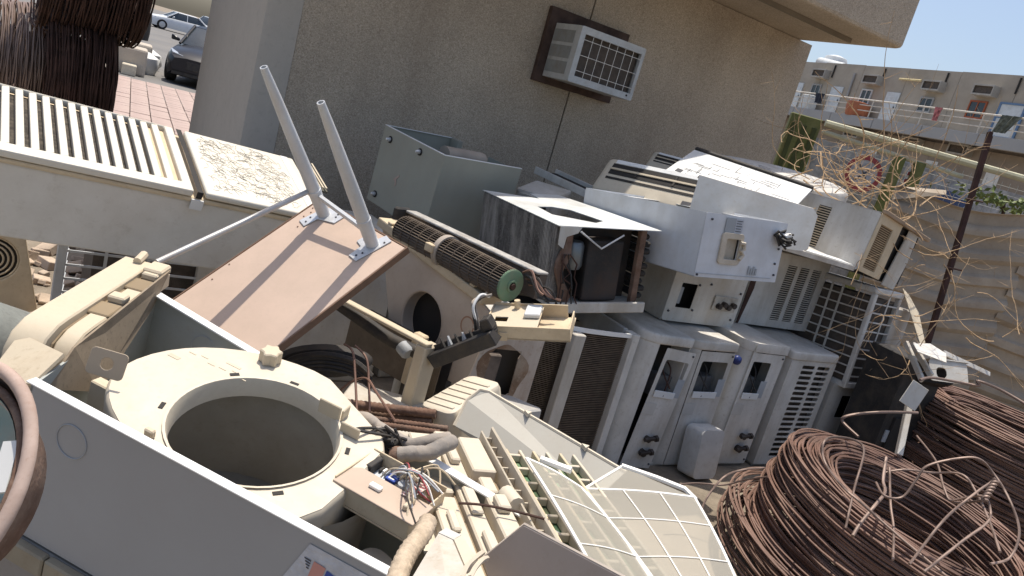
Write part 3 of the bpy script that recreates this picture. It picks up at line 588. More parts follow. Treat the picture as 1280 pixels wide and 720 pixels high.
# burnt white panel unit left of the coil
t = thing('condenser_unit', 'white unit with a burnt ragged service opening, left of the bare coil', 'condenser', RF @ T(-.075, 0, 0), GROW)
rb_ = random.Random(12)
ring = [(x + rb_.gauss(0, .006), y + rb_.gauss(0, .007)) for x, y in rrect(-.985, .47, -.815, .69, .03, 4)]
MB().plate(rrect(-1.07, .0, -.705, .80, .012), [ring], .004, T(0, -.1, 0) @ UPR).build('front_panel', mat('burnt_white', (.57, .54, .49), .55, dirt=.75, dirtcol=(.25, .14, .08), ds=3.2, streak=True), t)
MB().ribbon([(-1.07, -.09), (-1.07, .4), (-.71, .4), (-.71, -.09)][::-1], 0, .79, .004).build('casing', WHITE2, t)
MB().box((-1.05, -.045, .02), (-.72, .39, .77)).build('interior_shade_box', DARK, t)  # black box in place of shade behind the burnt opening
sc_ = [(-.90 + .13 * math.cos(a) * (1 + .12 * math.sin(3 * a + 1) + .08 * math.sin(7 * a)), .565 + .17 * math.sin(a) * (1 + .15 * math.cos(2 * a) + .07 * math.sin(5 * a))) for a in [2 * PI * k / 40 for k in range(40)]]
MB().plate(sc_, [[(x * 1.0, y) for x, y in ring]], .0012, T(0, -.1012, 0) @ UPR).build('scorch', mat('scorch_stain', (.20, .13, .085), .85, var=.4, vs=9, dirt=.8, dirtcol=(.40, .34, .27), ds=8), t)
MB().box((-.975, -.085, .48), (-.90, -.046, .66)).build('burnt_terminal', mat('burnt_plastic', (.16, .13, .11), .8, var=.4, vs=15), t, bevel=.006)
t = None
# units behind the row, only their lids and dark gaps show
for k, (x, lab) in enumerate(((-.9, 'dusty condenser behind the bare coil, under the charred chassis'), (-.05, 'dusty condenser hidden behind the first row unit'), (.85, 'dusty condenser hidden behind the third row unit'))):
    q = thing('condenser_unit', lab, 'condenser', RF @ T(x, .95, 0), 'condenser units behind the row')
    MB().box((0, 0, .02), (.82, .34, .72)).build('casing', WHITE2, q, bevel=.01)
    MB().prism(rrect(-.006, -.006, .826, .346, .03), .722, .78).build('top_cover', WHITE2, q, bevel=.01)
    MB().box((.05, .05, 0), (.77, .3, .019)).build('base_pan', RUSTD, q)

# ------------------------------------------------------------------ service box (lying unit) on the row
S_ = 1.075
t = thing('service_box', 'short white unit with a square hole and corroded valves, on top of the row', 'condenser', F((0.869, 4.3, 0.82), (0, 0, 34)))
w_, h_ = .60, .36
MB().plate(rrect(0, 0, w_, h_, .02), [rrect(.075, .085, .2, .235, .006, 2)], .004, UPR).build('front_panel', WHITE2, t)
MB().ribbon([(.0, .006), (.0, .55), (w_, .55), (w_, .006)][::-1], .0, h_, .004).build('casing', WHITE2, t)
MB().box((.02, .1, .02), (w_ - .02, .5, h_ - .02)).build('interior_shade_box', DARK, t)  # near-black filler for the shade behind the square hole
MB().plate(rect(0, 0, w_, .55), [], .004, T(0, .006, h_ + .003)).build('top_cover', WHITE2, t)
MB().box((.09, .03, .1), (.13, .08, .2)).build('relay', STICK, t)
MB().box((.36, -.012, .10), (.56, -.0045, .19)).build('valve_plate', mat('stained_plate', (.45, .42, .36), .6, dirt=.8, dirtcol=(.2, .14, .1), ds=14), t, bevel=.003)
for k in range(4): MB().tube([(.40 + .04 * k, -.005, .13 + .015 * (k % 2)), (.40 + .04 * k, -.04, .13 + .015 * (k % 2))], .017, 7).build('service_valve', MATS['corroded_brass'], t, smooth=40)
for x, z in ((.03, .06), (.03, .3), (.3, .25), (.56, .05), (.57, .22), (.215, .08), (.21, .235)): MB().tube([(x, -.008, z), (x, -.001, z)], .007, 6).build('screw', INK, t)
# ------------------------------------------------------------------ louvred unit
t = thing('louvred_unit', 'white unit with three columns of fine louvres, beside the service box', 'condenser', F((1.441, 4.846, 0.82), (0, 0, 32.6)))
w_, h_ = .70, .5
cut = [rect(.295 + .125 * k, .05, .385 + .125 * k, .43) for k in range(3)]
MB().plate(rrect(0, 0, w_, h_, .012), cut, .005, UPR).build('front_panel', WHITE, t)
for k in range(3):
    lv = MB()
    for i in range(26): lv.box((.295 + .125 * k, .002, .055 + i * .0145), (.385 + .125 * k, .008, .055 + i * .0145 + .006), None)
    lv.build('louvre_column', WHITE2, t)
MB().ribbon([(.0, .006), (.0, .6), (w_, .6), (w_, .006)][::-1], .0, h_, .004).build('casing', WHITE2, t)
MB().box((.02, .06, .02), (w_ - .02, .55, h_ - .02)).build('interior_shade_box', DARK, t)  # dark filler painting the shade behind the louvres
MB().plate(rect(0, 0, w_, .6), [], .004, T(0, .006, h_ + .003)).build('top_cover', WHITE2, t)
MB().prism([(.0, -.006), (.018, -.006), (.05, .24), (.03, .48), (.0, .48)], -.001, .004, UPR).build('torn_edge', RUSTD, t)
# ------------------------------------------------------------------ wire guarded condenser
t = thing('guarded_condenser', 'condenser with dark coil behind a white square wire guard on two sides', 'condenser', F((2.257, 4.877, .615), (-4, 1.7, 36.5)))
w_, d_, h_ = .32, .8, .622
MB().box((.012, .02, .02), (w_ - .01, d_, h_ - .03)).build('coil', COIL, t)
MB().box((-.012, -.012, 0), (.022, .022, h_)).build('corner_post', WHITE, t, bevel=.006)
MB().box((w_ - .03, -.012, 0), (w_, .02, h_)).build('corner_post', WHITE, t, bevel=.004)
MB().box((-.012, d_ - .03, 0), (.02, d_, h_)).build('corner_post', WHITE, t, bevel=.004)
MB().box((-.012, -.012, -.02), (w_ + .0, d_, .018)).build('base_pan', WHITE, t, bevel=.004)
MB().prism(rrect(-.018, -.018, w_ + .006, d_ + .006, .02), h_, h_ + .04).build('top_cover', WHITE, t, bevel=.01, seg=2)
g = MB()
for i in range(1, 10): z = h_ * i / 10; g.bar((.02, -.006, z), (w_ - .03, -.006, z), .006, .009); g.bar((-.006, .02, z), (-.006, d_ - .03, z), .006, .009)
g.build('guard_bars', WHITE, t)
for x in (.165,): MB().box((x - .006, -.013, .02), (x + .006, -.0095, h_)).build('guard_upright', WHITE, t)
for y in (.22, .30, .54, .62): MB().box((-.0135, y - .007, .02), (-.0095, y + .007, h_)).build('guard_upright', WHITE, t)
MB().box((w_ + .003, -.0, .0), (w_ + .2, .35, h_ - .06)).build('side_cabinet', WHITE2, t, bevel=.01)
MB().box((w_ + .05, -.03, .03), (w_ + .17, -.002, .19)).build('valve_bracket', WHITE, t, bevel=.006)
valves(t, w_ + .1, .08)
# ------------------------------------------------------------------ big white casing with handle recess
s_ = 1.08
t = thing('condenser_casing', 'big white condenser casing lying down, with a beige handle recess and grey label', 'condenser', F((0.847, 3.756, 1.193), (-6.4, -3.6, 34.5)))
w_, d_, h_ = .56 * s_, .918 * s_, .297 * s_
rh = rrect(.13, .075, .285, .235, .02)
MB().plate(rrect(0, 0, w_, h_, .006, 2), [rrect(.165, .10, .265, .205, .006, 2)], .004, UPR).build('end_panel', mat('casing_bluewhite', (.58, .60, .63), .42, dirt=.35, dirtcol=(.42, .38, .32), ds=5), t)
CB = MATS['casing_bluewhite']
MB().ribbon([(w_, .006), (w_, d_), (0, d_), (0, .006)], 0, h_, .004).build('casing', CB, t)
MB().plate(rect(.006, .01, w_ - .006, d_ - .006), [rect(.06, .08, w_ - .06, d_ - .1)], .003, T(0, 0, h_ - .012)).build('lid_flange', RIM, t)
MB().box((.03, .12, .02), (w_ - .03, d_ - .05, h_ - .1)).build('interior_shade_box', DARK, t)  # dark filler painting the shade deep in the casing
MB().plate(rect(0, .006, w_, d_), [], .004, T(0, 0, .004)).build('bottom_panel', CB, t)
hb = MB().plate(rh, [rrect(.165, .10, .265, .205, .006, 2)], .012, T(0, -.013, 0) @ UPR).build('handle_recess', mat('handle_beige', (.52, .46, .37), .55, dirt=.4, ds=8), t, bevel=.003)
MB().box((.16, .02, .095), (.27, .05, .21)).build('recess_back', MATS['handle_beige'], hb)
MB().tube([(.255, -.02, .19), (.285, -.02, .19), (.29, -.02, .16), (.27, -.02, .15), (.29, -.02, .13), (.27, -.02, .105)], .01, 6).build('grip', MATS['handle_beige'], hb, smooth=50)
MB().box((.14, -.006, .235), (.205, -.0035, h_ - .012)).build('grey_label', STICK, t); l2 = MB().box((.207, -.006, .235), (.262, -.0035, h_ - .012)).build('spec_label', mat('spec_label', (.47, .49, .53), .6), t)
for k in range(5): MB().box((.213, -.0085, .244 + k * .013), (.255 - .006 * (k % 2), -.0065, .247 + k * .013)).build('print_line', INK, l2)
for k in range(4): MB().box((.37 + .018 * k, -.006, .03), (.382 + .018 * k, -.0035, .075 - .01 * (k % 2))).build('print_mark', STICK, t)
for x, z in ((.012, .012), (w_ - .04, .1), (w_ - .03, .04), (w_ - .035, .18), (.04, h_ - .03)): MB().tube([(x, -.008, z), (x, -.001, z)], .006, 6).build('screw', INK, t)
kn = MB(); 
for k in range(14): kn.tube(wob((w_ - .10, -.01, h_ - .07), (w_ - .01 + random.gauss(0, .02), -.05 + random.gauss(0, .015), h_ - .085 + random.gauss(0, .02)), 4, .016), .006, 5)
kn.build('wire_tuft', BLACK, t)
MB().tube(wob((w_ - .09, -.03, h_ - .07), (w_ - .02, -.05, h_ - .06), 4, .006), .013, 6).build('white_tape', FILTF, t)
MB().box((.0, -.0055, .018), (w_ - .05, -.0035, .0205)).build('seam', STICK, t)
# ------------------------------------------------------------------ charred chassis
s_ = 1.1
t = thing('charred_chassis', 'stripped charred chassis with a corroded coil side and white top sheet', 'air conditioner', F((0.199, 3.702, 0.848), (-2.2, -8.3, 28)))
w_, d_, h_ = .484 * s_, .886 * s_, .378 * s_
MB().box((-.004, .02, .03), (.07, d_, h_ - .004)).build('coil', CHAR, t, bevel=.004)
cf = MB()
for k in range(60): cf.box((-.011, .03 + k * (d_ - .05) / 60, .03), (-.005, .03 + k * (d_ - .05) / 60 + .006, h_ - .005))
cf.build('coil_fins', CHAR, t, kind='stuff')
MB().plate([(-.01, -.01), (w_ + .04, -.035), (w_ - .0, d_ * .62), (w_ * .92, d_ * .99), (w_ * .55, d_ * .99), (w_ * .5, d_ * .80), (-.01, d_ + .01)], [[(.1, .28), (.26, .1), (.34, .16), (.30, .45), (.22, .52), (.12, .50)]], .004, T(0, 0, h_ + .004)).build('top_sheet', mat('top_sheet_white', (.60, .62, .61), .45, dirt=.4, ds=4), t)
MB().box((.0, -.01, 0), (w_ + .01, d_, .018)).build('base_pan', WHITE2, t, bevel=.003)
MB().box((-.005, -.03, -.02), (w_ + .02, -.008, .035)).build('base_lip', WHITE2, t, bevel=.004)
MB().box((.09, .14, .02), (w_ - .02, .17, h_ - .01)).build('bulkhead', mat('sooty_sheet', (.03, .028, .027), .6, var=.4, vs=5, dirt=.5, dirtcol=(.11, .06, .035), ds=6), t)
MB().box((.19, .02, .03), (.40, .13, h_ - .07)).build('fan_housing', MATS['sooty_sheet'], t, bevel=.012, seg=2)
MB().lathe([(0, 0), (.045, .0), (.055, .02), (.055, .12), (.045, .14), (0, .14)], 18, T(.14, .08, h_ * .45)).build('motor', mat('motor_grey', (.20, .22, .23), .35, metal=.5, var=.2), t, smooth=40)
rs = [[(.05 + .02 * math.sin(z * 22) + dx, -.012 + dy, z) for dx, dy in ((-.025, 0), (.02 + .02 * math.sin(z * 31), 0), (.02, .02), (-.025, .02))] for z in [.03 + .035 * k for k in range(11)]]
MB().loft(rs).build('rusted_strut', RUST, t)
MB().box((w_ - .055, .0, .02), (w_ - .02, .035, h_)).build('rusted_strut', RUST, t, bevel=.003)
MB().prism([(.0, h_), (.0, h_ - .09), (.03, h_ - .11), (.04, h_ - .05), (.10, h_ - .03), (.12, h_)], -.012, -.006, UPR @ T(0, 0, .02)).build('torn_plate', WHITE2, t)
MB().tube([(.11, -.02, h_ - .02), (.235, -.03, h_ - .10), (.36, -.02, h_ - .03)], .005, 6).build('bent_rod', PLATE, t)
rc = MB()
for k in range(9): rc.box((w_ - .012 + .006 * (k % 2), .03, .04 + k * (h_ - .06) / 9), (w_ + .035 + .012 * math.sin(k * 2.2), .40, .04 + (k + .7) * (h_ - .06) / 9))
rc.build('burnt_insulation', BLACK, t, bevel=.008)
for k in range(5): MB().tube(wob((.03 + .01 * k, -.02, .28), (.02 + .03 * k, -.03, .03), 6, .012), .004, 5).build('loose_wire', BLACK if k % 2 else RUSTD, t)
# ------------------------------------------------------------------ green grey open cabinet
s_ = 1.12
t = thing('metal_cabinet', 'open topped grey green sheet metal cabinet in front of the pebbled wall', 'cabinet', F((-0.59, 4.421, 0.886), (3.9, -1.2, 46.2)))
w_, d_, h_ = .552 * s_, .575 * s_, .433 * s_
MB().box((0, 0, 0), (w_, .004, h_)).build('side_panel', GREENG, t); MB().box((0, .0045, 0), (.004, d_, h_)).build('side_panel', GREENG, t)
MB().box((.0045, d_ - .004, 0), (w_ * .85, d_, h_ - .0)).build('side_panel', GREENG, t); MB().box((w_ - .004, .0045, 0), (w_, d_ * .5, h_ - .02)).build('side_panel', GREENG, t)
MB().box((.006, .006, 0), (w_ - .006, d_ - .006, .01)).build('floor', GREENG, t)
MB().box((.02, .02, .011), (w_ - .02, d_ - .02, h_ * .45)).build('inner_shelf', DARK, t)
rm = MB().box((-.001, -.001, h_ + .0005), (w_ + .001, .014, h_ + .004)).box((-.001, .0145, h_ + .0005), (.014, d_ + .001, h_ + .004)).box((.0145, d_ - .012, h_ + .0005), (w_ * .86, d_ + .001, h_ + .004)); rm.build('rim', RIM, t)
MB().box((w_ * .85, d_ - .09, h_ - .08), (w_ * .92, d_ + .0, h_ + .005)).build('bent_tab', GREENG, t, bevel=.004)
for y, z in ((d_ * .86, h_ * .86), (d_ * .36, h_ * .90), (d_ * .88, h_ * .12)):
    kn_ = MB().lathe([(0, .0), (.012, .0), (.014, .012), (.008, .03), (0, .032)], 10, F((-.0005, y, z), (0, -90, 0))).build('cabinet_bolt', PLATE, t, smooth=40); MB().lathe([(.013, 0), (.022, 0), (.022, .004), (.013, .004)], 12, F((-.0005, y, z), (0, -90, 0))).build('washer', DARK, kn_)
MB().prism([(-.02, 0), (0, .02), (.035, .045), (.03, .03), (.012, .012), (.022, -.02), (.01, -.035), (.004, -.004)], 0, .001, T(-.0015, d_ * .62, h_ * .42) @ SIDE).build('chalk_mark', mat('chalk', (.42, .31, .26), .9), t)
for k in range(3): MB().tube([(x * .05 + .12 + .1 * k, .1 + y * .05 + .12 * k, h_ - .06 + .04 * z) for x, y, z in [(math.cos(a), math.sin(a), math.sin(a * .5)) for a in [2 * PI * j / 14 for j in range(14)]]], .008, 5, True).build('cable_loop', FOAM, t, smooth=50)
MB().loft([[(.15 + .3 * i / 5, .2 + .06 * math.cos(a), h_ - .03 + .05 * math.sin(a)) for a in [2 * PI * j / 10 for j in range(10)]] for i in range(6)]).build('duct_sleeve', mat('sleeve', (.36, .30, .24), .9, var=.2), t, smooth=50)
q = thing('window_air_conditioner', 'dusty window unit hidden below the green cabinet', 'air conditioner', F((-.62, 4.3, 0), (0, 0, 46)))
MB().box((0, 0, 0), (.64, .62, .40)).build('casing', WHITE2, q, bevel=.01); MB().box((.0, .0, .402), (.62, .6, .82)).build('stacked_casing', WHITE2, q, bevel=.01); MB().box((.04, -.012, .05), (.6, -.001, .35)).build('coil', COIL, q)
# small window unit with oval mesh and a white rail behind the charred chassis
t = thing('window_air_conditioner', 'small unit with a dark mesh oval, behind the green cabinet corner', 'air conditioner', FR((-0.145, 5.011, 1.229), (0.103, 4.91, 1.235), (-0.075, 5.549, 1.334)))
MB().box((-.01, .0, -.16), (.27, .30, .02)).build('casing', WHITE2, t, bevel=.02, seg=2)
MB().plate(rrect(-.0, -.15, .25, .0, .05), [rrect(.02, -.13, .23, -.02, .045)], .012, T(0, -.013, 0) @ UPR).build('bezel', WHITE, t, bevel=.003)
mm = MB()
for k in range(15): mm.bar((.025 + k * .0145, -.006, -.125), (.025 + k * .0145, -.006, -.025), .003, .003)
for k in range(8): mm.bar((.025, -.006, -.125 + k * .014), (.228, -.006, -.125 + k * .014), .003, .003)
mm.build('mesh_grille', RUSTD, t); MB().box((.02, -.003, -.13), (.23, -.001, -.02)).build('backing', DARK, t)
t = thing('metal_channel', 'white metal channel lying behind the charred chassis', 'channel', FR((-0.077, 5.45, 1.352), (0.338, 5.031, 1.316), (0.033, 5.974, 1.398)))
MB().box((0, 0, -.02), (.62, .012, .03)).box((0, .0125, -.02), (.62, .2, -.01)).box((0, .2005, -.02), (.62, .212, .03)).build('channel', WHITE, t, bevel=.002); MB().box((.03, .02, -.009), (.6, .19, .004)).build('coil', DARK, t)

# ================================================================== UPPER RIGHT OF THE HEAP
t = thing('window_air_conditioner', 'white window unit with side louvres and a dirty beige front, at the heap\'s right end', 'air conditioner', F((1.989, 4.72, 1.364), (-.9, 7.3, 40.7)))
w_, d_, h_ = .66, .72, .37
MB().plate(rrect(-d_, 0, 0, h_, .012), [rect(-.40, .05, -.31, h_ - .05)], .004, SIDE).build('side_panel', WHITE, t)
lv = MB()
for i in range(17): lv.box((-.004, .31, .055 + i * .0158), (.004, .40, .055 + i * .0158 + .006))
lv.build('side_louvre', BEIGE, t)
MB().box((.004, .3, .03), (.05, .42, h_ - .03)).build('dark_backing', DARK, t)
MB().plate(rect(.0, .0, w_, d_), [], .004, T(0, 0, h_ + .005)).build('top_panel', WHITE, t)
MB().box((.06, .02, .01), (w_ - .01, d_ - .01, h_ - .01)).build('interior_shade_box', DARK, t)  # near-black filler painted as shade inside the unit
MB().plate(rrect(0, 0, .30, h_, .01), [rect(.03, .03, .20, h_ - .06)], .012, T(0, -.014, 0) @ UPR).build('front_frame', BEIGE2, t, bevel=.002)
lv = MB()
for i in range(22): lv.box((.03, -.008, .035 + i * .0128), (.2, .0, .035 + i * .0128 + .0055))
lv.build('front_louvre', mat('dirty_beige', (.42, .31, .19), .8, dirt=.6, ds=9), t); MB().box((.025, .002, .03), (.21, .01, h_ - .05)).build('front_backing', mat('dusty_brown', (.14, .10, .065), .9), t)
MB().prism([(.34, -.02), (.52, -.02), (.55, .18), (.53, h_ - .01), (.40, h_ + .005), (.37, .2)], .0, .012, T(.03, .0, 0) @ UPR).build('loose_panel', WHITE2, t, bevel=.003)
MB().bar((-.01, -.02, h_ + .012), (w_ + .04, -.02, h_ - .0), .03, .025).build('dusty_rail', mat('dusty_rail', (.30, .22, .15), .9, var=.3), t, bevel=.003)
# shallow grey lid leaning in front of it
A_, B_ = (0.853, 4.493, 1.654), (1.551, 4.451, 1.649)
t = thing('lid_panel', 'shallow grey metal lid standing on edge, its top rim bright, above the big casing', 'lid', FR(A_, B_, (0.97, 4.365, 1.318)))
LX = (Vector(B_) - Vector(A_)).length
oc = [(0, 0), (LX - .03, 0), (LX, .03), (LX - .005, .235), (LX - .03, .255), (LX * .55, .30), (.0, .40)]
MB().plate(oc[::-1], [], .004, T(0, 0, .0)).build('face', mat('lid_grey', (.50, .495, .475), .5, dirt=.5, dirtcol=(.36, .3, .22), ds=4), t)
MB().prism([(0, -.004), (LX - .03, -.004), (LX - .03, .0), (0, .0)], -.0, .06).build('rim', WHITE, t, bevel=.002)
MB().prism([(LX, .03), (LX + .004, .03), (LX + .0, .235), (LX - .004, .235)], -.0, .05).build('rim', WHITE, t)
t = thing('metal_tray', 'thin white metal tray edge jutting out below the grey lid', 'tray', FR((1.438, 4.589, 1.402), (2.038, 4.79, 1.381), (1.635, 5.055, 1.42)))
MB().box((-.05, -.03, -.012), (.56, .5, -.006)).box((-.05, -.036, -.03), (.56, -.031, .0)).box((.561, -.036, -.03), (.566, .5, .0)).build('tray', WHITE, t, bevel=.001)
MB().prism([(.2, .0), (.56, -.02), (.60, .06), (.3, .09)], -.002, .004).build('bent_flap', RIM, t)
# printed wiring panel
t = thing('wiring_panel', 'white sheet panel printed with black wiring diagrams, lying on the heap', 'panel', FR((0.743, 5.048, 1.612), (0.939, 5.396, 1.785), (1.283, 4.618, 1.527)))
Mz = t.matrix_world.copy(); sg = 1 if Mz.col[2].z > 0 else -1
wq = (Vector((0.743, 5.048, 1.612)) - Vector((0.939, 5.396, 1.785))).length; lq = .82
MB().box((0, 0, -.006), (wq, lq, .006)).build('sheet', STICKW, t, bevel=.002)
pr = MB(); random.seed(21)
for k in range(46):
    x = random.uniform(.03, wq - .05); y = random.uniform(.06, lq - .15)
    if random.random() < .5: pr.box((x, y, sg * .0072), (x + random.uniform(.02, .12) * (x < wq * .7), y + .003, sg * .0078))
    else: pr.box((x, y, sg * .0072), (x + .003, y + random.uniform(.03, .14), sg * .0078))
pr.build('printed_diagram', INK, t, kind='stuff')
MB().box((.03, .05, sg * .0072), (.075, .09, sg * .009)).build('print_block', INK, t)
MB().box((wq + .003, .0, -.02), (wq + .03, lq, .02)).build('edge_channel', BLACK, t, bevel=.003)
# round topped white shroud
t = thing('fan_shroud', 'white rounded shroud with a perforated oval, behind the wiring panel', 'shroud', FR((1.171, 5.633, 1.699), (2.176, 5.644, 1.748), (1.484, 6.283, 1.849)))
MB().loft([[(.45 + (.58 * s_) * math.cos(a), .2 + (.30 * s_) * math.sin(a), z) for a in [2 * PI * k / 28 for k in range(28)]] for s_, z in ((1, -.08), (1, 0), (.96, .025), (.6, .05), (.2, .055))]).build('dome', WHITE, t, smooth=40)
MB().lathe([(.0, .0), (.2, .0), (.2, .01), (0, .01)], 24, F((.22, .14, .035), (0, -5, 0)) @ Matrix.Scale(.55, 4, (0, 1, 0))).build('perforated_oval', mat('speckled_grey', (.42, .40, .38), .8, var=.5, vs=60), t)
t = thing('hidden_unit', 'dusty white unit under the round shroud, against the pebbled wall', 'condenser', RF @ T(1.35, 1.25, 0))
MB().box((0, 0, .0), (.85, .5, 1.15)).build('casing', WHITE2, t, bevel=.015); MB().box((.05, -.012, .1), (.8, -.001, 1.0)).build('coil', COIL, t)
# indoor split units
def split_unit(label, M, L_=.85, group='indoor split units on the heap'):
    t = thing('indoor_unit', label, 'air conditioner', M, group)    # x along length, y up the face, z out
    prof = [(0, 0), (.26, 0), (.285, -.03), (.29, -.16), (.25, -.20), (.0, -.20), (-.02, -.17), (-.03, -.04)]   # (y,z)
    rings = [[(x, y * s_ + (1 - s_) * .13, z * s_ - (1 - s_) * .1) for y, z in prof] for x, s_ in ((0, .84), (.015, .96), (.04, 1), (L_ - .04, 1), (L_ - .015, .96), (L_, .84))]
    MB().loft(rings).build('body', CREAM, t, bevel=.008, seg=2, smooth=35)
    MB().box((.06, .135, .001), (L_ - .05, .225, .004)).build('air_outlet', DARK, t, bevel=.001)
    MB().box((.06, .17, .0045), (L_ - .05, .186, .012)).build('vane', BEIGE, t, bevel=.002)
    MB().box((.06, .095, .001), (L_ - .05, .112, .004)).build('seam_gap', DARK, t)
    MB().box((.07, .23, .0005), (L_ - .06, .26, .003)).build('trim', RIM, t)
    for k in (.3, .62): MB().box((L_ * k, .14, .0045), (L_ * k + .012, .22, .01)).build('louvre_pin', BLACK, t)
    MB().box((L_ - .20, .02, .0005), (L_ - .14, .05, .0025)).build('badge', INK, t)
    return t
sp = split_unit('cream indoor split unit tipped on the heap, its dark outlet facing out', FR((0.308, 5.047, 1.382), (1.01, 4.601, 1.451), (0.319, 5.249, 1.594)), L_=.83)
dup(sp, FR((0.683, 5.711, 1.592), (1.196, 5.457, 1.604), (0.697, 5.841, 1.71)) @ Matrix.Scale(.62, 4), 'smaller cream indoor split unit behind the tipped one')

# ================================================================== WIRE COILS
def wire_loop(mb, c, rad, z, axis_tilt, r_w, seed, n=72, el=.02, drift=0.):
    rd = random.Random(seed); a1, a2, a3 = rd.uniform(0, 6.28), rd.uniform(0, 6.28), rd.uniform(0, 6.28); tx, ty = rd.gauss(0, .012), rd.gauss(0, .012); ox, oy = rd.gauss(0, .008), rd.gauss(0, .008)
    pts = []
    for k in range(n):
        a = 2 * PI * k / n; rr = rad * (1 + el * .5 * math.sin(2 * a + a1) + el * .25 * math.sin(3 * a + a2)); x = rr * math.cos(a) + ox; y = rr * math.sin(a) + oy
        pts.append(Vector((x, y, z + tx * x + ty * y + .006 * math.sin(3 * a + a3) + .004 * math.sin(7 * a + a2))))
    mb.tube(pts, r_w, 5, True)
def coil(label, M, ro, ri, hgt, rw, seed=1, dens=1., name='wire_coil', group='coils of rusty wire', mt=WIRE, step=None):
    t = thing(name, label, 'wire coil', M, group); mb = MB(); rd = random.Random(seed); st = step or rw * 2.0
    nz = int(hgt / st)
    for layer, rad in ((0, ro), (1, ro - rw * 2.2), (2, ri), (3, ri + rw * 2.2)):
        for k in range(nz):
            z = rw + k * st + rd.uniform(-.004, .004)
            bul = .02 * math.sin(PI * k / nz) * (1 if layer < 2 else -1)
            wire_loop(mb, None, rad + bul + rd.gauss(0, .007), z, 0, rw, rd.random(), el=.022)
    nr = int((ro - ri) / st)
    for lay in range(3):
        for k in range(nr):
            f_ = (k + .5) / nr; rad = ri + (ro - ri) * f_
            wire_loop(mb, None, rad + rd.gauss(0, .008), hgt - .012 - lay * .025 + .035 * math.sin(PI * f_) + rd.gauss(0, .006), 0, rw, rd.random(), el=.03)
    mb.build('wire_strands', mt, t, smooth=60, kind='stuff', fix=False)
    return t
c1 = coil('open coil of rusty wire on the ground in the right foreground', F((2.04, 3.36, 0), (3, 8, 0)), .64, .45, .50, .0056, 3)
sp_ = MB(); rd = random.Random(5)
for k in range(30): wire_loop(sp_, None, .64 + rd.uniform(0, .10), .02 + rd.uniform(0, .22), 0, .0058, rd.random(), el=.06)
sp_.v = [(x - .06, y - .05, z * .8) for x, y, z in sp_.v]
sp_.build('loose_strands', WIRE, c1, smooth=60, kind='stuff', fix=False)
c2 = coil('tall coil of rusty wire at the right edge, in front of the corrugated fence', F((3.40, 4.85, 0), (2, 5, 40)), .76, .5, .66, .0068, 8)
WT = 'loose rusty wire ends over the coils'
def wire_end(lab, pts, r_=.005, m_=None):
    o = MB().tube(smoothpath(pts, 7), r_, 6).build('bent_wire', m_ or WIRE2, None, smooth=60); tag(o, lab, 'wire', WT)
wire_end('bent wire hoop rising from the left rim of the foreground coil', [(1.511, 2.801, 0.547), (1.551, 2.932, 0.668), (1.598, 3.061, 0.784), (1.578, 3.117, 0.804), (1.492, 3.116, 0.797), (1.426, 3.06, 0.78), (1.425, 2.996, 0.724), (1.467, 2.884, 0.685), (1.53, 2.777, 0.667), (1.611, 2.619, 0.648), (1.689, 2.413, 0.643)])
wire_end('long wire loop arching over the right of the foreground coil', [(1.629, 2.942, 0.712), (1.624, 2.838, 0.705), (1.691, 2.841, 0.721), (1.724, 2.859, 0.797), (1.748, 2.873, 0.857), (1.837, 2.885, 0.91), (1.932, 2.892, 0.94), (2.008, 2.883, 0.901), (2.027, 2.769, 0.852), (2.023, 2.651, 0.784), (1.979, 2.581, 0.706), (1.884, 2.525, 0.686)])
wire_end('straight wire tie slanting across the middle of the foreground coil', [(1.551, 2.415, 0.651), (1.747, 2.643, 0.751), (1.886, 2.764, 0.829), (2.018, 2.878, 0.879)])
wire_end('second slanting wire tie nearer the lower edge of the foreground coil', [(1.575, 2.366, 0.661), (1.772, 2.538, 0.74), (1.897, 2.649, 0.778), (1.936, 2.707, 0.807), (1.924, 2.766, 0.839), (1.881, 2.85, 0.758)])
wire_end('kinked wire crossing above the far rim of the foreground coil', [(1.755, 3.143, 0.693), (1.834, 3.151, 0.729), (1.954, 3.156, 0.749), (2.015, 3.066, 0.806), (2.027, 2.959, 0.784), (1.972, 2.748, 0.761), (1.905, 2.536, 0.734)])
wire_end('drooping wire in front of the tall coil', [(2.071, 3.572, 0.774), (2.076, 3.359, 0.741), (2.021, 3.145, 0.701), (2.015, 3.039, 0.688), (2.007, 2.859, 0.796)])
wire_end('twisted double wire hanging inside the foreground coil', [(1.747, 3.158, 0.757), (1.707, 3.041, 0.696), (1.674, 2.935, 0.683), (1.594, 2.826, 0.653), (1.535, 2.761, 0.596), (1.495, 2.703, 0.566)], .007)
wire_end('upright wire inside the foreground coil', [(1.773, 3.149, 0.719), (1.709, 2.927, 0.646), (1.691, 2.813, 0.597), (1.608, 2.6, 0.564)])
tw = MB()
for s_ in (0, PI):
    p, q = Vector((1.901, 2.715, 0.84)), Vector((1.957, 2.782, 0.909)); ax = (q - p); u = ax.orthogonal().normalized(); v = ax.normalized().cross(u)
    tw.tube([p + ax * k / 24 + (u * math.cos(k * .9 + s_) + v * math.sin(k * .9 + s_)) * .008 for k in range(25)], .006, 5)
o = tw.build('twisted_wire', WIRE2, None, smooth=60); tag(o, 'short tightly twisted wire end above the coil\'s right side', 'wire', WT)
wire_end('thick wire bent like a hook above the tall coil\'s left side', [(1.899, 3.746, 0.637), (1.851, 3.853, 0.658), (1.851, 3.86, 0.687), (1.923, 3.868, 0.724), (2.06, 3.879, 0.771), (2.265, 3.985, 0.785)], .008)
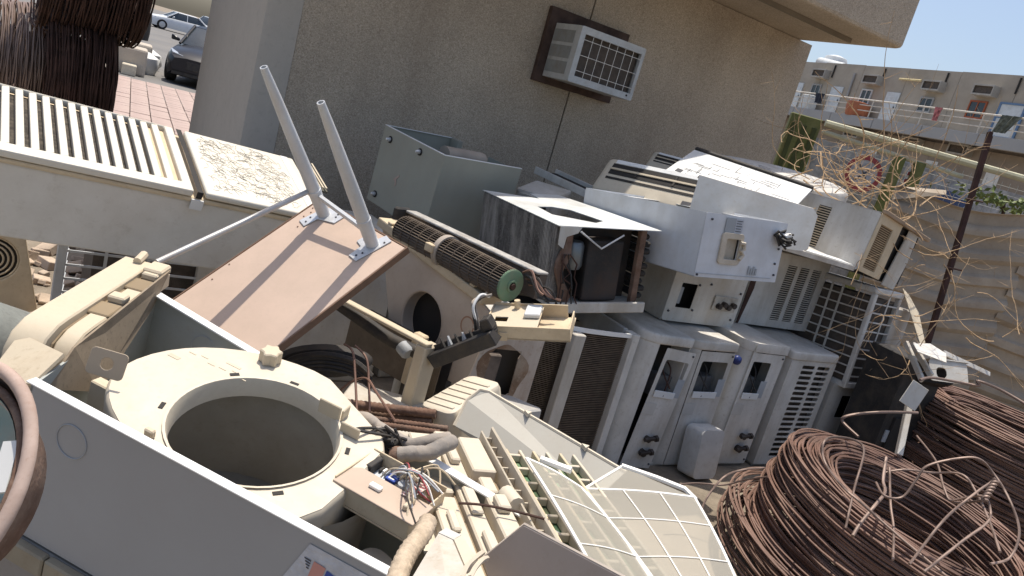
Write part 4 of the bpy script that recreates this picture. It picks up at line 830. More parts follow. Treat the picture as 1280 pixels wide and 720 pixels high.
wire_end('wire lying on the rim of the tall coil', [(2.283, 4.122, 0.933), (2.399, 4.227, 0.944), (2.557, 4.231, 0.961), (2.665, 4.234, 0.973), (2.649, 4.239, 0.996), (2.783, 4.236, 0.984), (2.914, 4.127, 0.954)], .008)
wire_end('long wire trailing along the ground left of the coil', [(1.025, 3.449, 0.243), (1.126, 3.503, 0.255), (1.26, 3.51, 0.284), (1.329, 3.474, 0.351), (1.397, 3.391, 0.434)])
wire_end('wire arc springing from the left side of the coil', [(1.045, 3.058, 0.324), (1.072, 3.121, 0.376), (1.133, 3.19, 0.454), (1.227, 3.25, 0.49), (1.33, 3.304, 0.503)])
# coils standing on edge beyond the long floor unit, upper left
coil('sunlit coil of wire standing on edge at the upper left', F((-5.048, 6.882, 0.886), (0, 0, 38)) @ Matrix.Rotation(R(88), 4, 'Y') @ T(0, 0, 0.02), .52, .3, .50, .0075, 11, name='wire_coil', group='wire coils standing on edge', step=.018, mt=WIRE2)  # lighter wire colour paints in the sunlight on this coil
coil('dark coil of wire standing on edge right of the sunlit one', F((-4.409, 6.59, 0.957), (0, 0, 38)) @ Matrix.Rotation(R(88), 4, 'Y'), .60, .3, .48, .0075, 12, group='wire coils standing on edge', step=.02, mt=RUSTD)  # dark wire colour paints in the shade under the stacked coil
coil('coil of wire stacked on top at the upper left corner', F((-4.254, 6.544, 1.869), (0, 0, 38)) @ Matrix.Rotation(R(90), 4, 'Y') @ T(0, 0, -.2), .56, .3, .75, .0075, 13, group='wire coils standing on edge', step=.02, mt=RUSTD)
# clutter by the kerb: yellow post, dark barrel, pale bundle
gp = Vector((-14.466, 25.818, 0.0))
o = MB().tube([gp, gp + Vector((0, 0, 2.6))], .16, 8).build('yellow_post', mat('yellow_paint', (.62, .42, .06), .6, dirt=.4, ds=3), None, smooth=40); tag(o, 'yellow painted post beside the dark barrels', 'post')
for k, (px, lab) in enumerate((((-14.49, 25.291, 0.0), 'dark barrel left of the yellow post'), ((-18.976, 34.486, 0.0), 'dark barrel right of the yellow post'))):
    o = MB().lathe([(0, 0), (.42, 0), (.45, .3), (.45, .9), (.42, 1.2), (0, 1.22)], 16, T(*px)).build('dark_barrel', BLACK, None, smooth=40); tag(o, lab, 'barrel')
random.seed(4)
for k in range(5):
    c = Vector((-11.139, 19.374, -0.0)) + Vector((random.gauss(0, .5), random.gauss(0, .7), 0))
    o = MB().loft([[(c.x + r_ * math.cos(a) * random.uniform(.8, 1.1), c.y + r_ * math.sin(a) * random.uniform(.8, 1.1), z) for a in [2 * PI * j / 10 for j in range(10)]] for r_, z in ((.3, 0), (.42, .15), (.36, .4), (.15, .52))]).build('tied_sack', STICKW if k % 2 else KERB, None, smooth=50)
    tag(o, ['squat grey sack nearest the wire coils', 'white sack in front of the dark barrels', 'grey sack leaning on the concrete block', 'white sack farthest from the kerb stones', 'grey sack at the back of the dumped sacks'][k], 'sack', 'sacks dumped by the kerb')

# ================================================================== DRY VINES AND SCRAP AT THE RIGHT
STRAW = mat('dry_stem', (.42, .29, .17), .85, var=.3, vs=20)
def vine(label, centres, n, ln, seed, r0=.0055):
    rd = random.Random(seed); t = thing('dry_vine', label, 'dry vine', F(centres[0][0])); o0 = Vector(centres[0][0]); mb = MB()
    for k in range(n):
        c, sx = centres[rd.randrange(len(centres))]; p = Vector(c) - o0 + Vector((rd.gauss(0, sx), rd.gauss(0, sx * .7), rd.gauss(0, sx * .45)))
        d = Vector((rd.gauss(0, 1), rd.gauss(0, .6), rd.gauss(.1, .7))).normalized(); cur = Vector((rd.gauss(0, .16), rd.gauss(0, .1), rd.gauss(0, .16))); L_ = ln * rd.uniform(.4, 1.4); m_ = 14; pts = [p.copy()]
        for j in range(m_):
            d = (d + cur + Vector((rd.gauss(0, .12), rd.gauss(0, .12), rd.gauss(0, .12)))).normalized(); p = p + d * L_ / m_; pts.append(p.copy())
        ra = r0 * rd.uniform(.5, 1.1); mb.tube(pts, [ra * (1 - .7 * i / m_) for i in range(m_ + 1)], 4)
        for b in range(3):
            i = rd.randrange(4, m_); q = pts[i]; dd = Vector((rd.gauss(0, 1), rd.gauss(0, 1), rd.gauss(0, 1))).normalized(); mb.tube([q, q + dd * .05 + d * .02, q + dd * .11 + d * .05], [ra * .45, ra * .35, ra * .2], 3)
    mb.build('stems', STRAW, t, kind='stuff', fix=False)
    return t
vine('tangle of dry straw coloured vine over the heap in front of the road signs', [((2.13, 5.363, 1.862), .18), ((2.085, 5.6, 2.001), .16), ((2.217, 5.131, 1.746), .14), ((1.938, 5.577, 1.903), .16), ((1.829, 5.807, 2.007), .12)], 64, .8, 2)
vine('sparse dry vine stems hanging in front of the corrugated fence', [((2.675, 5.069, 1.478), .20), ((2.997, 4.902, 1.2), .16), ((2.432, 4.991, 1.586), .10), ((3.14, 4.893, 1.163), .14)], 24, .6, 9, .004)
vine('thin dry stems trailing down over the wire guarded condenser', [((2.147, 4.479, 1.148), .10), ((2.289, 4.445, 0.997), .12), ((1.983, 4.513, 1.292), .1)], 18, .5, 15, .0035)
# leafy green plant behind fence
lf = MB(); rd = random.Random(3)
for k in range(260):
    c = Vector((4.779, 8.528, 2.236)) + Vector((rd.gauss(.15, .28), rd.gauss(0, .15), rd.gauss(-.06, .045))); M_ = F(c, (rd.uniform(0, 360), rd.uniform(0, 360), rd.uniform(0, 360))); lf.add([(-.02, 0, 0), (0, -.035, .006), (.02, 0, 0), (0, .045, .004)], [(0, 1, 2, 3)], M_)
t = thing('leafy_shrub', 'small green leafy shrub showing over the top of the fence', 'shrub', F((0, 0, 0)))
lf.build('foliage', mat('leaf_green', (.11, .14, .035), .6, var=.4, vs=9), t, kind='stuff', fix=False)
MB().tube([Vector((4.791, 8.519, 2.196)), Vector((4.938, 8.368, 1.545)), Vector((5.385, 8.017, 0.025))], .02, 6).build('stem', RUSTD, t)
# scrap in the corner
def slab(name, lab, cat, a, b, c, th, m_, outline=None, holes=()):
    M_ = FR(a, b, c); a, b, c = Vector(a), Vector(b), Vector(c); w_ = (b - a).length; h_ = (c - a).dot((M_.to_3x3() @ Vector((0, 1, 0))))
    t = thing(name, lab, cat, M_)
    MB().plate([(x * w_, y * h_) for x, y in (outline or rect(0, 0, 1, 1))], [[(x * w_, y * h_) for x, y in hh] for hh in holes], th, T(0, 0, th / 2)).build('sheet', m_, t, bevel=th * .2)
    return t
slab('scrap_plate', 'small white plate dangling beside the tall wire coil', 'plate', (2.1, 3.895, 0.842), (2.192, 3.889, 0.812), (2.123, 3.925, 0.97), .006, WHITE2)
slab('scrap_plate', 'torn cream plate with a pointed end above the tall coil', 'plate', (2.335, 4.352, 1.041), (2.514, 4.357, 1.063), (2.427, 4.462, 1.074), .006, WHITE, [(0, 0), (.7, -.8), (1, .3), (.75, 1.3), (.1, 1)])
bxs = thing('scrap_box', 'white box cover with a dark oval hole, behind the tall coil', 'box', FR((2.533, 4.469, 0.882), (2.814, 4.527, 0.909), (2.583, 4.548, 1.0)))
MB().plate(rrect(0, 0, .26, .13, .02), [rrect(.045, .02, .115, .085, .025)], .005, T(0, 0, 0)).build('face', WHITE2, bxs); MB().box((.0, .131, -.3), (.27, .137, .01)).build('top', WHITE, bxs); MB().box((.02, .01, -.2), (.24, .12, -.1)).build('inside', DARK, bxs)
slab('white_strip', 'white metal strip slanting down towards the corrugated fence', 'strip', (2.647, 4.661, 1.045), (3.077, 4.847, 0.964), (2.665, 4.654, 1.016), .012, WHITE)
for k, (a, b, lab) in enumerate((((1128, 428), (1160, 475), 'left of two weathered white struts leaning by the fence corner'), ((1140, 430), (1166, 470), 'right of two weathered white struts leaning by the fence corner'))):
    o = MB().bar(((2.356, 4.558, 1.043), (2.426, 4.608, 1.038))[k], ((2.407, 4.318, 0.894), (2.475, 4.376, 0.924))[k], .02, .035).build('metal_strut', WHITE2, None, bevel=.003); tag(o, lab, 'strut')
t = thing('black_cabinet', 'black sheet metal cabinet standing behind the tall coil', 'cabinet', F((2.423, 4.553, 0.355), (0, 0, 25)))
kz = -0.3553
MB().box((.0, .0, kz), (.34, .3, .60)).build('body', BLACK, t, bevel=.006); MB().box((.03, -.012, .05), (.12, -.001, .13)).build('gauge', STICK, t, bevel=.002); MB().box((.06, -.02, -.02), (.2, -.002, .22)).build('dark_panel', DARK, t)
o = MB().bar((2.23, 3.929, 0.542), (2.286, 4.154, 0.849), .03, .05).build('metal_strut', WHITE2, None, bevel=.003); tag(o, 'pale upright strut between the black cabinet and the tall coil', 'strut')
slab('scrap_sheet', 'cream cardboard scrap against the rusty fence post', 'scrap', (2.541, 5.231, 1.29), (2.654, 4.958, 0.997), (2.743, 5.072, 1.046), .006, BEIGE, [(0, 0), (1, 0), (.95, .5), (.4, .8), (.1, .4)])

# ================================================================== LONG FLOOR UNIT AT THE LEFT
tM = FR((-1.697, 2.389, 1.174), (-0.886, 3.033, 1.106), (-2.053, 2.844, 1.325))
t = thing('floor_standing_unit', 'long white floor standing unit lying on its back with a slatted cream grille', 'air conditioner', tM)
LW = 1.135
TOWC = mat('ivory_plastic', (.66, .62, .53), .45, var=.04, dirt=.35, dirtcol=(.48, .41, .31), ds=6)
MB().box((-.75, .012, -.33), (LW - .0, .56, -.05)).build('cabinet', mat('unit_grey_white', (.66, .63, .57), .5, var=.05, vs=2, dirt=.45, dirtcol=(.38, .33, .26), ds=2.2), t, bevel=.008, seg=2)
MB().box((-.75, .004, -.049), (LW - .01, .565, -.032)).build('cabinet_flange', BEIGE2, t, bevel=.003)
gx0, gx1 = -.72, .605
slots = []
n = 0
x = gx0 + .05
while x < gx1 - .13: slots.append((x, x + .018)); x += .0432
FRM = MB().plate([(gx0, 0.0), (gx1, 0.0), (gx1, .555), (gx0, .555)], [rect(gx0 + .03, .062, gx1 - .035, .545)], .028, T(0, 0, .0)).build('grille_frame', TOWC, t, bevel=.006, seg=2)
x = gx0 + .03; k = 0
while x < gx1 - .05:
    # each slat is a gently bowed blade
    MB().loft([[(x, y, -.004), (x + .024, y, -.001), (x + .024, y, -.012), (x + .016, y, -.028), (x, y, -.028)] for y in (.0622, .085, .52, .5448)]).build('slat', TOWC, FRM, bevel=.002)
    x += .0432; k += 1
MB().box((gx0 + .03, .063, -.0315), (gx1 - .13, .544, -.0295)).build('dark_filter', mat('dusty_filter', (.035, .03, .026), .9, var=.5, vs=30, dirt=.6, dirtcol=(.2, .17, .13), ds=40), t)
MB().box((gx1 - .128, .063, -.0315), (gx1 - .036, .544, -.022)).build('blank_strip', BEIGE2, t)
MB().loft([[(gx1 + .012, y, z), (gx1 + .034, y, z)] for y, z in ((.0, -.03), (.0, -.002), (.3, .001), (.555, -.002))], close=False, cap=False).build('gap_strip', DARK, t)
fp = MB().plate([(gx1 + .045, .0), (LW, .0), (LW, .555), (gx1 + .045, .555)], [], .028, T(0, 0, .002)).build('front_panel', TOWC, t, bevel=.01, seg=3, smooth=40)
# raised embossed scale pattern on the panel
em = MB(); rd = random.Random(6)
for i in range(300):
    x = rd.uniform(gx1 + .065, LW - .10); y = rd.uniform(.035, .52); pts = [(x, y, .0024)]; an = rd.choice((20, 75, 130))
    for k in range(5):
        an += rd.choice((-55, -30, 30, 55)); x += .012 * math.cos(R(an)); y += .016 * math.sin(R(an)); pts.append((x, y, .0026))
    if all(gx1 + .06 < p[0] < LW - .075 and .03 < p[1] < .535 for p in pts): em.tube(pts, .0009, 3)
em.build('embossed_pattern', mat('pattern_grey', (.36, .33, .28), .7), fp, kind='stuff')
MB().box((LW - .065, .01, .0022), (LW - .035, .545, .0042)).build('trim_line', STICKW, fp)
MB().box((gx1 - .0, -.004, -.075), (gx1 + .045, .003, -.035)).build('catch_label', STICKW, t)
MB().box((LW - .08, .30, -.02), (LW + .10, .545, -.03 + .02)).build('end_grille', mat('olive_grille', (.13, .12, .09), .8), t)
for k in range(6): MB().box((LW + .005 + .016 * k, .30, .0), (LW + .013 + .016 * k, .545, .006)).build('end_slat', BEIGE, t)
# the condenser with a wire cage it rests on, fan shroud
t = thing('caged_condenser', 'dark condenser behind a broken grey wire cage, under the long floor unit', 'condenser', F((-1.9188, 3.2484, 0), (0, 0, 30)))
t.matrix_world = F((-1.97, 3.30, 0), (0, 0, 34))
MB().box((.10, .06, .02), (1.3, .6, .86)).build('coil', COIL, t)
MB().box((-.05, -.02, 0), (-.01, .02, .90)).build('corner_post', LEG, t, bevel=.004)
MB().box((.55, -.02, 0), (.72, .04, .88)).build('side_panel', WHITE2, t, bevel=.004)
g = MB()
for i in range(13): g.bar((-.02, .0, .06 + i * .066), (.56, .0, .06 + i * .066), .008, .01); g.bar((-.02, .03, .03 + i * .066), (.02, .5, .05 + i * .066), .008, .01)
g.build('cage_bars', LEG, t, kind='stuff')
for x in (.14, .32): MB().box((x, -.01, .03), (x + .014, -.006, .88)).build('cage_upright', LEG, t)
MB().box((.73, .0, 0), (1.6, .55, .88)).build('side_cabinet', WHITE2, t, bevel=.01)
t = thing('fan_shroud', 'cream fan outlet with concentric rings at the left edge', 'shroud', FR((-2.65, 3.658, 0.256), (-2.483, 3.771, 0.304), (-2.65, 3.658, 1.256)))
MB().plate(rect(-.1, -.5, .23, .3), [circ(.07, .02, .12, 24)], .03).build('panel', BEIGE2, t, bevel=.006, seg=2)
for k in range(5): MB().tube([(.07 + (.115 - .022 * k) * math.cos(a), .02 + (.115 - .022 * k) * math.sin(a), -.01) for a in [2 * PI * j / 24 for j in range(24)]], .005, 5, True).build('guard_ring', BEIGE2, t, smooth=50)
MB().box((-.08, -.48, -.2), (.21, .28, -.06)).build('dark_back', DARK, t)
# grey tank at the left edge
t = thing('grey_tank', 'dented grey green cylinder lying at the left edge', 'tank', FR((-1.422, 1.893, 0.837), (-1.297, 2.169, 0.698), (-1.422, 1.893, 1.837)))
MB().loft([[(x, r_ * math.cos(a) - .085, r_ * math.sin(a)) for a in [2 * PI * j / 28 for j in range(28)]] for x, r_ in ((-.3, .05), (-.28, .11), (-.24, .135), (.0, .14), (.22, .138), (.30, .125), (.335, .09), (.345, .02))]).build('shell', mat('grey_green_paint', (.22, .235, .22), .55, var=.12, vs=6, dirt=.7, dirtcol=(.07, .07, .07), ds=9, bump=.2, bs=30), t, smooth=50)
MB().tube([(.02, -.085 + .141 * math.cos(a), .141 * math.sin(a)) for a in [2 * PI * j / 24 for j in range(24)]], .004, 5, True).build('weld_seam', MATS['grey_green_paint'], t, smooth=50)

# ================================================================== WHITE CABINET WITH BLOWER
cM = FR((-0.905, 1.449, 0.936), (-0.074, 1.263, 0.864), (-0.96, 2.023, 0.977))
t = thing('floor_unit_cabinet', 'open white sheet metal cabinet lying on its back in the foreground', 'air conditioner', cM)
CL, CW, CD = 1.15, .575, .36
def cy(x): return CW - .02 - .14 * (x + .18)      # far side leans in
MB().box((0, 0, -CD), (CL, .006, -.001)).build('side_panel', mat('cabinet_grey', (.32, .325, .33), .42, var=.04, vs=2, dirt=.2, dirtcol=(.3, .27, .24), ds=3), t)
MB().add([(-.19, .573, -.001), (CL, .375, -.001), (CL, .375, -CD), (-.19, .573, -CD), (-.19, .579, -.001), (CL, .381, -.001), (CL, .381, -CD), (-.19, .579, -CD)], [(0, 1, 2, 3), (7, 6, 5, 4), (0, 4, 5, 1), (1, 5, 6, 2), (2, 6, 7, 3), (3, 7, 4, 0)]).build('side_panel', mat('cabinet_inside', (.36, .38, .36), .5, var=.05, dirt=.4, dirtcol=(.3, .26, .2), ds=4), t)
MB().box((-.012, -.002, .0), (CL, .022, .004)).build('rim_flange', RIM, t, bevel=.001)
MB().add([(-.185, .553, .0), (CL, .357, .0), (CL, .384, .0), (-.195, .583, .0), (-.185, .553, .004), (CL, .357, .004), (CL, .384, .004), (-.195, .583, .004)], [(3, 2, 1, 0), (4, 5, 6, 7), (0, 1, 5, 4), (1, 2, 6, 5), (2, 3, 7, 6), (3, 0, 4, 7)]).build('rim_flange', RIM, t)
MB().box((.0, .006, -CD), (CL, .56, -CD + .006)).build('back_panel', MATS['cabinet_inside'], t)
MB().add([(0, 0, -.002), (-.19, .575, -.002), (-.19, .575, -CD), (0, 0, -CD), (.006, 0, -.002), (-.184, .575, -.002), (-.184, .575, -CD), (.006, 0, -CD)], [(0, 1, 2, 3), (7, 6, 5, 4), (0, 4, 5, 1), (1, 5, 6, 2), (2, 6, 7, 3), (3, 7, 4, 0)]).build('end_panel', MATS['cabinet_inside'], t)
def scratch_ring(name, cx, cz, r_, y, par):
    MB().tube([(cx + r_ * math.cos(a), y, cz + r_ * math.sin(a)) for a in [2 * PI * j / 32 for j in range(32)]], .0012, 4, True).build(name, STICK, par)
scratch_ring('knockout', .124, -.078, .038, -.0012, t)
scratch_ring('knockout', .02, -.075, .04, .539, t)
stk = MB().add([(.655, -.0018, -.12), (.87, -.0018, -.14), (.88, -.0018, -.02), (.69, -.0018, -.018)], [(0, 1, 2, 3)]).build('sticker', mat('wrinkled_sticker', (.47, .49, .53), .5, var=.12, vs=40, bump=.5, bs=60), t)
MB().add([(.705, -.0032, -.095), (.732, -.0032, -.097), (.736, -.0032, -.05), (.709, -.0032, -.048)], [(0, 1, 2, 3)]).build('sticker_print', PINK, stk); MB().add([(.735, -.0032, -.098), (.775, -.0032, -.101), (.779, -.0032, -.060), (.739, -.0032, -.053)], [(0, 1, 2, 3)]).build('sticker_print', BLUE, stk)
for k in range(4): MB().add([(.688 + .003 * k, -.0032, -.052 - .006 * k), (.703, -.0032, -.053 - .006 * k), (.703, -.0032, -.050 - .006 * k), (.688 + .003 * k, -.0032, -.049 - .006 * k)], [(0, 1, 2, 3)]).build('sticker_line', INK, stk)
br = MB().plate(rrect(.05, .09, .13, .15, .01), [circ(.09, .12, .014, 12)], .004, F((.0, .05, -.07), (70, 0, 20))).build('bracket', mat('dusty_bracket', (.33, .27, .2), .8), t, bevel=.001)
MB().box((.02, .14, -.12), (.10, .17, -.03)).build('bracket_leg', BEIGE, t, bevel=.003)
# blower scroll
b = thing('blower_housing', 'cream plastic blower housing with a big round inlet, inside the white cabinet', 'blower', cM @ T(0, .22, .0) @ Matrix.Rotation(R(8), 4, 'X') @ T(0, -.22, .0))
cx, cyy, zt = .405, .215, .004
oc = [(cx + .315 * math.cos(a) * (1 if math.cos(a) < 0 else .9), cyy + min(.30, .315) * math.sin(a) * (.72 if math.sin(a) < 0 else 1.0)) for a in [R(60 + 8.0 * k) for k in range(28)]]
oc = [p for p in oc]
oc = [(cx + .02, cyy + .285)] + [(cx + .365 * math.cos(a), cyy + (.29 if math.sin(a) > 0 else .215) * math.sin(a)) for a in [R(95 + 8 * k) for k in range(25)]] + [(cx + .225, cyy - .185), (cx + .255, cyy - .12), (cx + .262, cyy - .03), (cx + .265, cyy + .13), (cx + .24, cyy + .17)]
hol = circ(cx, cyy, .187, 44)
def scaled(p, s_): return [(cx + (x - cx) * s_, cyy + (y - cyy) * s_) for x, y in p]
MB().plate(scaled(oc, .975), [hol], .006, T(0, 0, zt)).build('ring_plate', CREAM, b, smooth=30)
MB().loft([[(x, y, z) for x, y in scaled(oc, s_)] for s_, z in ((.974, zt - .001), (.99, zt - .006), (1.0, zt - .018), (1.0, zt - .10), (.97, -CD + .012))], cap=False).build('scroll_wall', CREAM, b, smooth=40)
MB().lathe([(.187, zt + .002), (.193, zt + .005), (.187, zt + .004), (.182, zt - .01), (.180, zt - .045), (.184, zt - .045), (.187, zt - .002)], 48, T(cx, cyy, 0)).build('inlet_lip', CREAM, b, smooth=50)
MB().lathe([(.30, zt - .05), (.30, -CD + .02), (.0, -CD + .02)], 36, T(cx, cyy, 0) @ Matrix.Scale(.72, 4, (0, 1, 0))).build('inner_drum', mat('grey_inside', (.31, .29, .25), .7, var=.1, dirt=.4, dirtcol=(.2, .17, .13), ds=5), b, smooth=40)
for a in (20, 62, 100, 140, 200, 262, 318): 
    p = (cx + .209 * math.cos(R(a)), cyy + .209 * math.sin(R(a)) * .97)
    MB().box((-.011, -.005, 0), (.011, .005, .0015), F((p[0], p[1], zt + .0003), (0, 0, a + 90))).build('slot_hole', DARK, b)
lg = MB().prism([(.03 * math.cos(a) * (1 if k % 2 else .72), .03 * math.sin(a) * (1 if k % 2 else .72)) for k, a in enumerate([2 * PI * j / 12 for j in range(12)])], 0, .035, T(.27, .45, zt + .0)).build('star_lug', BEIGE, b, bevel=.003)
for x, y in ((.25, .045), (.45, .012)): MB().box((x, y, zt + .0005), (x + .022, y + .014, zt + .02)).build('clip', BEIGE, b, bevel=.003)
MB().box((.47, .36, zt + .0005), (.53, .366, zt + .04)).box((.5295, .3665, zt + .0005), (.535, .40, zt + .03)).build('clip_wall', BEIGE, b, bevel=.002)
MB().box((.55, .33, zt + .0005), (.60, .336, zt + .03)).build('clip_wall', BEIGE, b, bevel=.002)
mk = MB()
for k in range(6): mk.box((.11 + k * .03, .345 + .008 * math.sin(k * 2), zt + .0003), (.13 + k * .03, .348 + .008 * math.sin(k * 2), zt + .001))
mk.box((.085, .30, zt + .0003), (.115, .312, zt + .001)); mk.box((.20, .37, zt + .0003), (.24, .378, zt + .001)); mk.build('moulded_marks', mat('moulded_mark', (.52, .45, .34), .7), b, kind='stuff')
# base unit below the cabinet
q = thing('base_unit', 'dusty beige plinth of jointed panels under the white cabinet', 'plinth', cM)
MB().box((-.2, .0, -.86), (1.12, .56, -.372)).build('body', mat('plinth_grey', (.27, .25, .23), .8, var=.15, vs=4, dirt=.5, ds=6), q, bevel=.005)
for k in range(8): MB().box((-.2 + .165 * k, -.02, -.425), (-.2 + .165 * k + .161, .004, -.372)).build('edge_panel', mat('plinth_beige', (.30, .26, .19), .8, dirt=.6, ds=8), q, bevel=.004)
# cream outlet moulding across the cabinet's left end
m_ = thing('outlet_moulding', 'stepped cream plastic outlet moulding lying across the cabinet end', 'moulding', FR((-0.939, 1.585, 0.97), (-0.963, 2.115, 1.04), (-1.083, 1.67, 0.982)))
LM = (Vector((-0.939, 1.585, 0.97)) - Vector((-0.963, 2.115, 1.04))).length
def strip(y0, y1, n0, n1, x0=0., bend=True):
    rg = []
    if bend:
        for fx_, fz in ((-.015, -.26), (-.01, -.16), (0., -.09), (.012, -.05), (.04, -.018), (.085, -.002)): rg.append((x0 + fx_, fz))
    rg += [(x0 + .12, 0), (LM, 0)]
    out = []
    for i, (x, z) in enumerate(rg):
        v = i / 5 if bend and i < 5 else 1.; nx, nz = (-(1 - v), v) if bend and i < 5 else (0, 1); l_ = math.hypot(nx, nz); nx, nz = nx / l_, nz / l_
        out.append([(x + nx * n0, y0, z + nz * n0), (x + nx * n0, y1, z + nz * n0), (x + nx * n1, y1, z + nz * n1), (x + nx * n1, y0, z + nz * n1)])
    return MB().loft(out)
strip(.052, .135, .0, -.05).build('back_strip', BEIGE, m_, bevel=.004, smooth=40)
strip(.0, .046, -.016, -.06, .02).build('front_strip', BEIGE, m_, bevel=.004, smooth=40)
strip(.0465, .0515, -.02, -.05, .012).build('groove', mat('dirty_groove', (.25, .19, .12), .9), m_)
for x in (.20, LM - .16): 
    n_ = MB().box((x, -.002, -.03), (x + .07, .06, -.012)).build('notch_block', MATS['dirty_groove'], m_, bevel=.003); MB().box((x + .075, .0, -.0155), (x + .11, .045, .004)).build('latch_tab', BEIGE, n_, bevel=.004)
MB().box((LM - .07, -.004, -.014), (LM - .005, .05, .012)).build('end_block', BEIGE, m_, bevel=.005)
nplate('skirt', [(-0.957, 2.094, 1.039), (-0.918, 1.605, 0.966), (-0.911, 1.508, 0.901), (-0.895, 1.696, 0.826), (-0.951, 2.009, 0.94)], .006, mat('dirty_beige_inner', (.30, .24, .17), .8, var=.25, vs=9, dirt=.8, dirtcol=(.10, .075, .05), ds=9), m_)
nplate('end_flap', [(-1.065, 1.641, 0.943), (-0.907, 1.554, 0.967), (-0.911, 1.462, 0.926), (-1.022, 1.488, 0.905)], .008, mat('moulding_shade', (.50, .43, .32), .7, dirt=.5, ds=6), m_)
MB().tube([Vector((LM - .03, .085, .006)), Vector((LM + .02, .09, .01))], .012, 8).build('stub', BEIGE, m_, smooth=40)

# ================================================================== UPTURNED TABLE
t = thing('upturned_table', 'small brown laminate table tipped on its face with two grey tapered legs left', 'table', F((-.78966, 2.85606, 1.217), (38.9, 3.0, -35.7)))
MB().box((0, -.86, -.022), (.495, 0, -.001)).build('tabletop', TABLE, t, bevel=.003)
MB().box((.4955, -.86, -.026), (.501, .006, .0)).build('edge_band', TEDGE, t); MB().box((0, .0005, -.026), (.495, .006, .0)).build('edge_band', TEDGE, t)
MB().box((-.006, -.86, -.026), (-.0005, .006, .0)).build('edge_band', TEDGE, t)
LEGL = .565
for k, (x, y, ln) in enumerate(((.094, -.052, .60), (.386, -.058, .565))):
    l_ = MB().lathe([(.0, 0), (.0235, 0), (.0235, .10), (.0255, .102), (.0255, .115), (.0235, .117), (.0225, .24), (.0175, ln - .12), (.0125, ln), (.009, ln), (.009, ln - .02), (0, ln - .02)], 18, T(x, y, .003)).build('leg', LEG, t, smooth=40)
    MB().prism([(x - .055, y - .075), (x - .012, y - .085), (x + .0, y - .03), (x + .075, y - .01), (x + .08, y + .045), (x + .03, y + .05), (x - .03, y + .03)] if k == 0 else [(x - .03, y - .085), (x + .015, y - .09), (x + .045, y + .05), (x + .005, y + .06), (x - .02, y + .0), (x - .06, y + .012), (x - .065, y - .02), (x - .03, y - .03)], .0, .004).build('mounting_plate', PLATE, l_, bevel=.001)
    for dx, dy in ((-.025, -.065), (-.03, -.04), (.055, .015), (.05, .03)) if k == 0 else ((-.005, -.07), (.005, -.05), (.03, .03), (-.045, -.0)): MB().tube([(x + dx, y + dy, .004), (x + dx, y + dy, .006)], .004, 6).build('screw', INK, l_)
MB().bar((.094, -.05, .095), (.386, -.056, .055), .014, .02).build('cross_bar', LEG, t, bevel=.002)
o1 = t.matrix_world @ Vector((.085, -.05, .115)); e1 = Vector((-1.035, 2.173, 1.025))
MB().tube([t.matrix_world.inverted() @ o1, t.matrix_world.inverted() @ e1], .0095, 10).build('stretcher_tube', mat('steel_tube', (.45, .45, .44), .4, metal=.4, dirt=.4, dirtcol=(.3, .2, .13), ds=9), t, smooth=40)
for x, y in ((.02, -.05), (.03, -.10), (.035, -.07), (.06, -.15), (.015, -.42), (.03, -.50)):
    MB().tube([(x, y, -.0008), (x, y, .0012)], .003, 6).build('screw_hole', TEDGE, t)

# ================================================================== BEIGE HOUSING WITH ROUND HOLE, CROSS FLOW BLOWER
oA, oB = (-0.656, 3.485, 1.064), (-0.112, 3.022, 0.971)
hM = FR(oA, oB, (-0.656, 3.485, 2.064))
t = thing('housing_panel', 'beige housing with a big round fan hole, carrying the cross flow blower', 'air conditioner', hM)
pts = [(0.005, -0.01), (0.735, -0.007), (0.803, -0.021), (0.816, -0.193), (0.809, -0.374), (0.392, -0.449), (0.253, -0.362)]
hc = [(0.45, -0.25), (0.578, -0.154), (0.506, -0.331)]
rx = hc[1][0] - hc[0][0]; ry = hc[0][1] - hc[2][1]
hr = .128
PBE = mat('housing_beige', (.54, .45, .36), .55, var=.05, dirt=.4, dirtcol=(.38, .28, .2), ds=4)
MB().plate(pts, [[(hc[0][0] + hr * math.cos(a), hc[0][1] - .005 + hr * 1.0 * math.sin(a)) for a in [2 * PI * j / 36 for j in range(36)]]], .01).build('front_panel', PBE, t)
MB().lathe([(hr, .0), (hr + .006, .004), (hr + .004, -.06), (hr, -.06)], 36, T(hc[0][0], hc[0][1] - .005, 0)).build('hole_rim', PBE, t, smooth=40)
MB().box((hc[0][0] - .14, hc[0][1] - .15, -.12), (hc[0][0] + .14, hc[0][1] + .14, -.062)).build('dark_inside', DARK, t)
LL = (Vector(oB) - Vector(oA)).length
lp = MB().box((-.02, -.012, -.10), (LL + .03, .03, .02)).build('lip', BEIGE2, t, bevel=.006, seg=2)
for k in range(6): MB().box((.05 + k * .12, .0305, -.015), (.08 + k * .12, .042, .018)).build('lip_tab', BEIGE2, lp, bevel=.003)
cc = [(0.708, -0.131)]
MB().lathe([(.034, 0), (.040, 0), (.040, .001), (.034, .001)], 24, T(cc[0][0], cc[0][1], .0005)).build('stamped_ring', mat('ring_mark', (.36, .2, .13), .8), t)
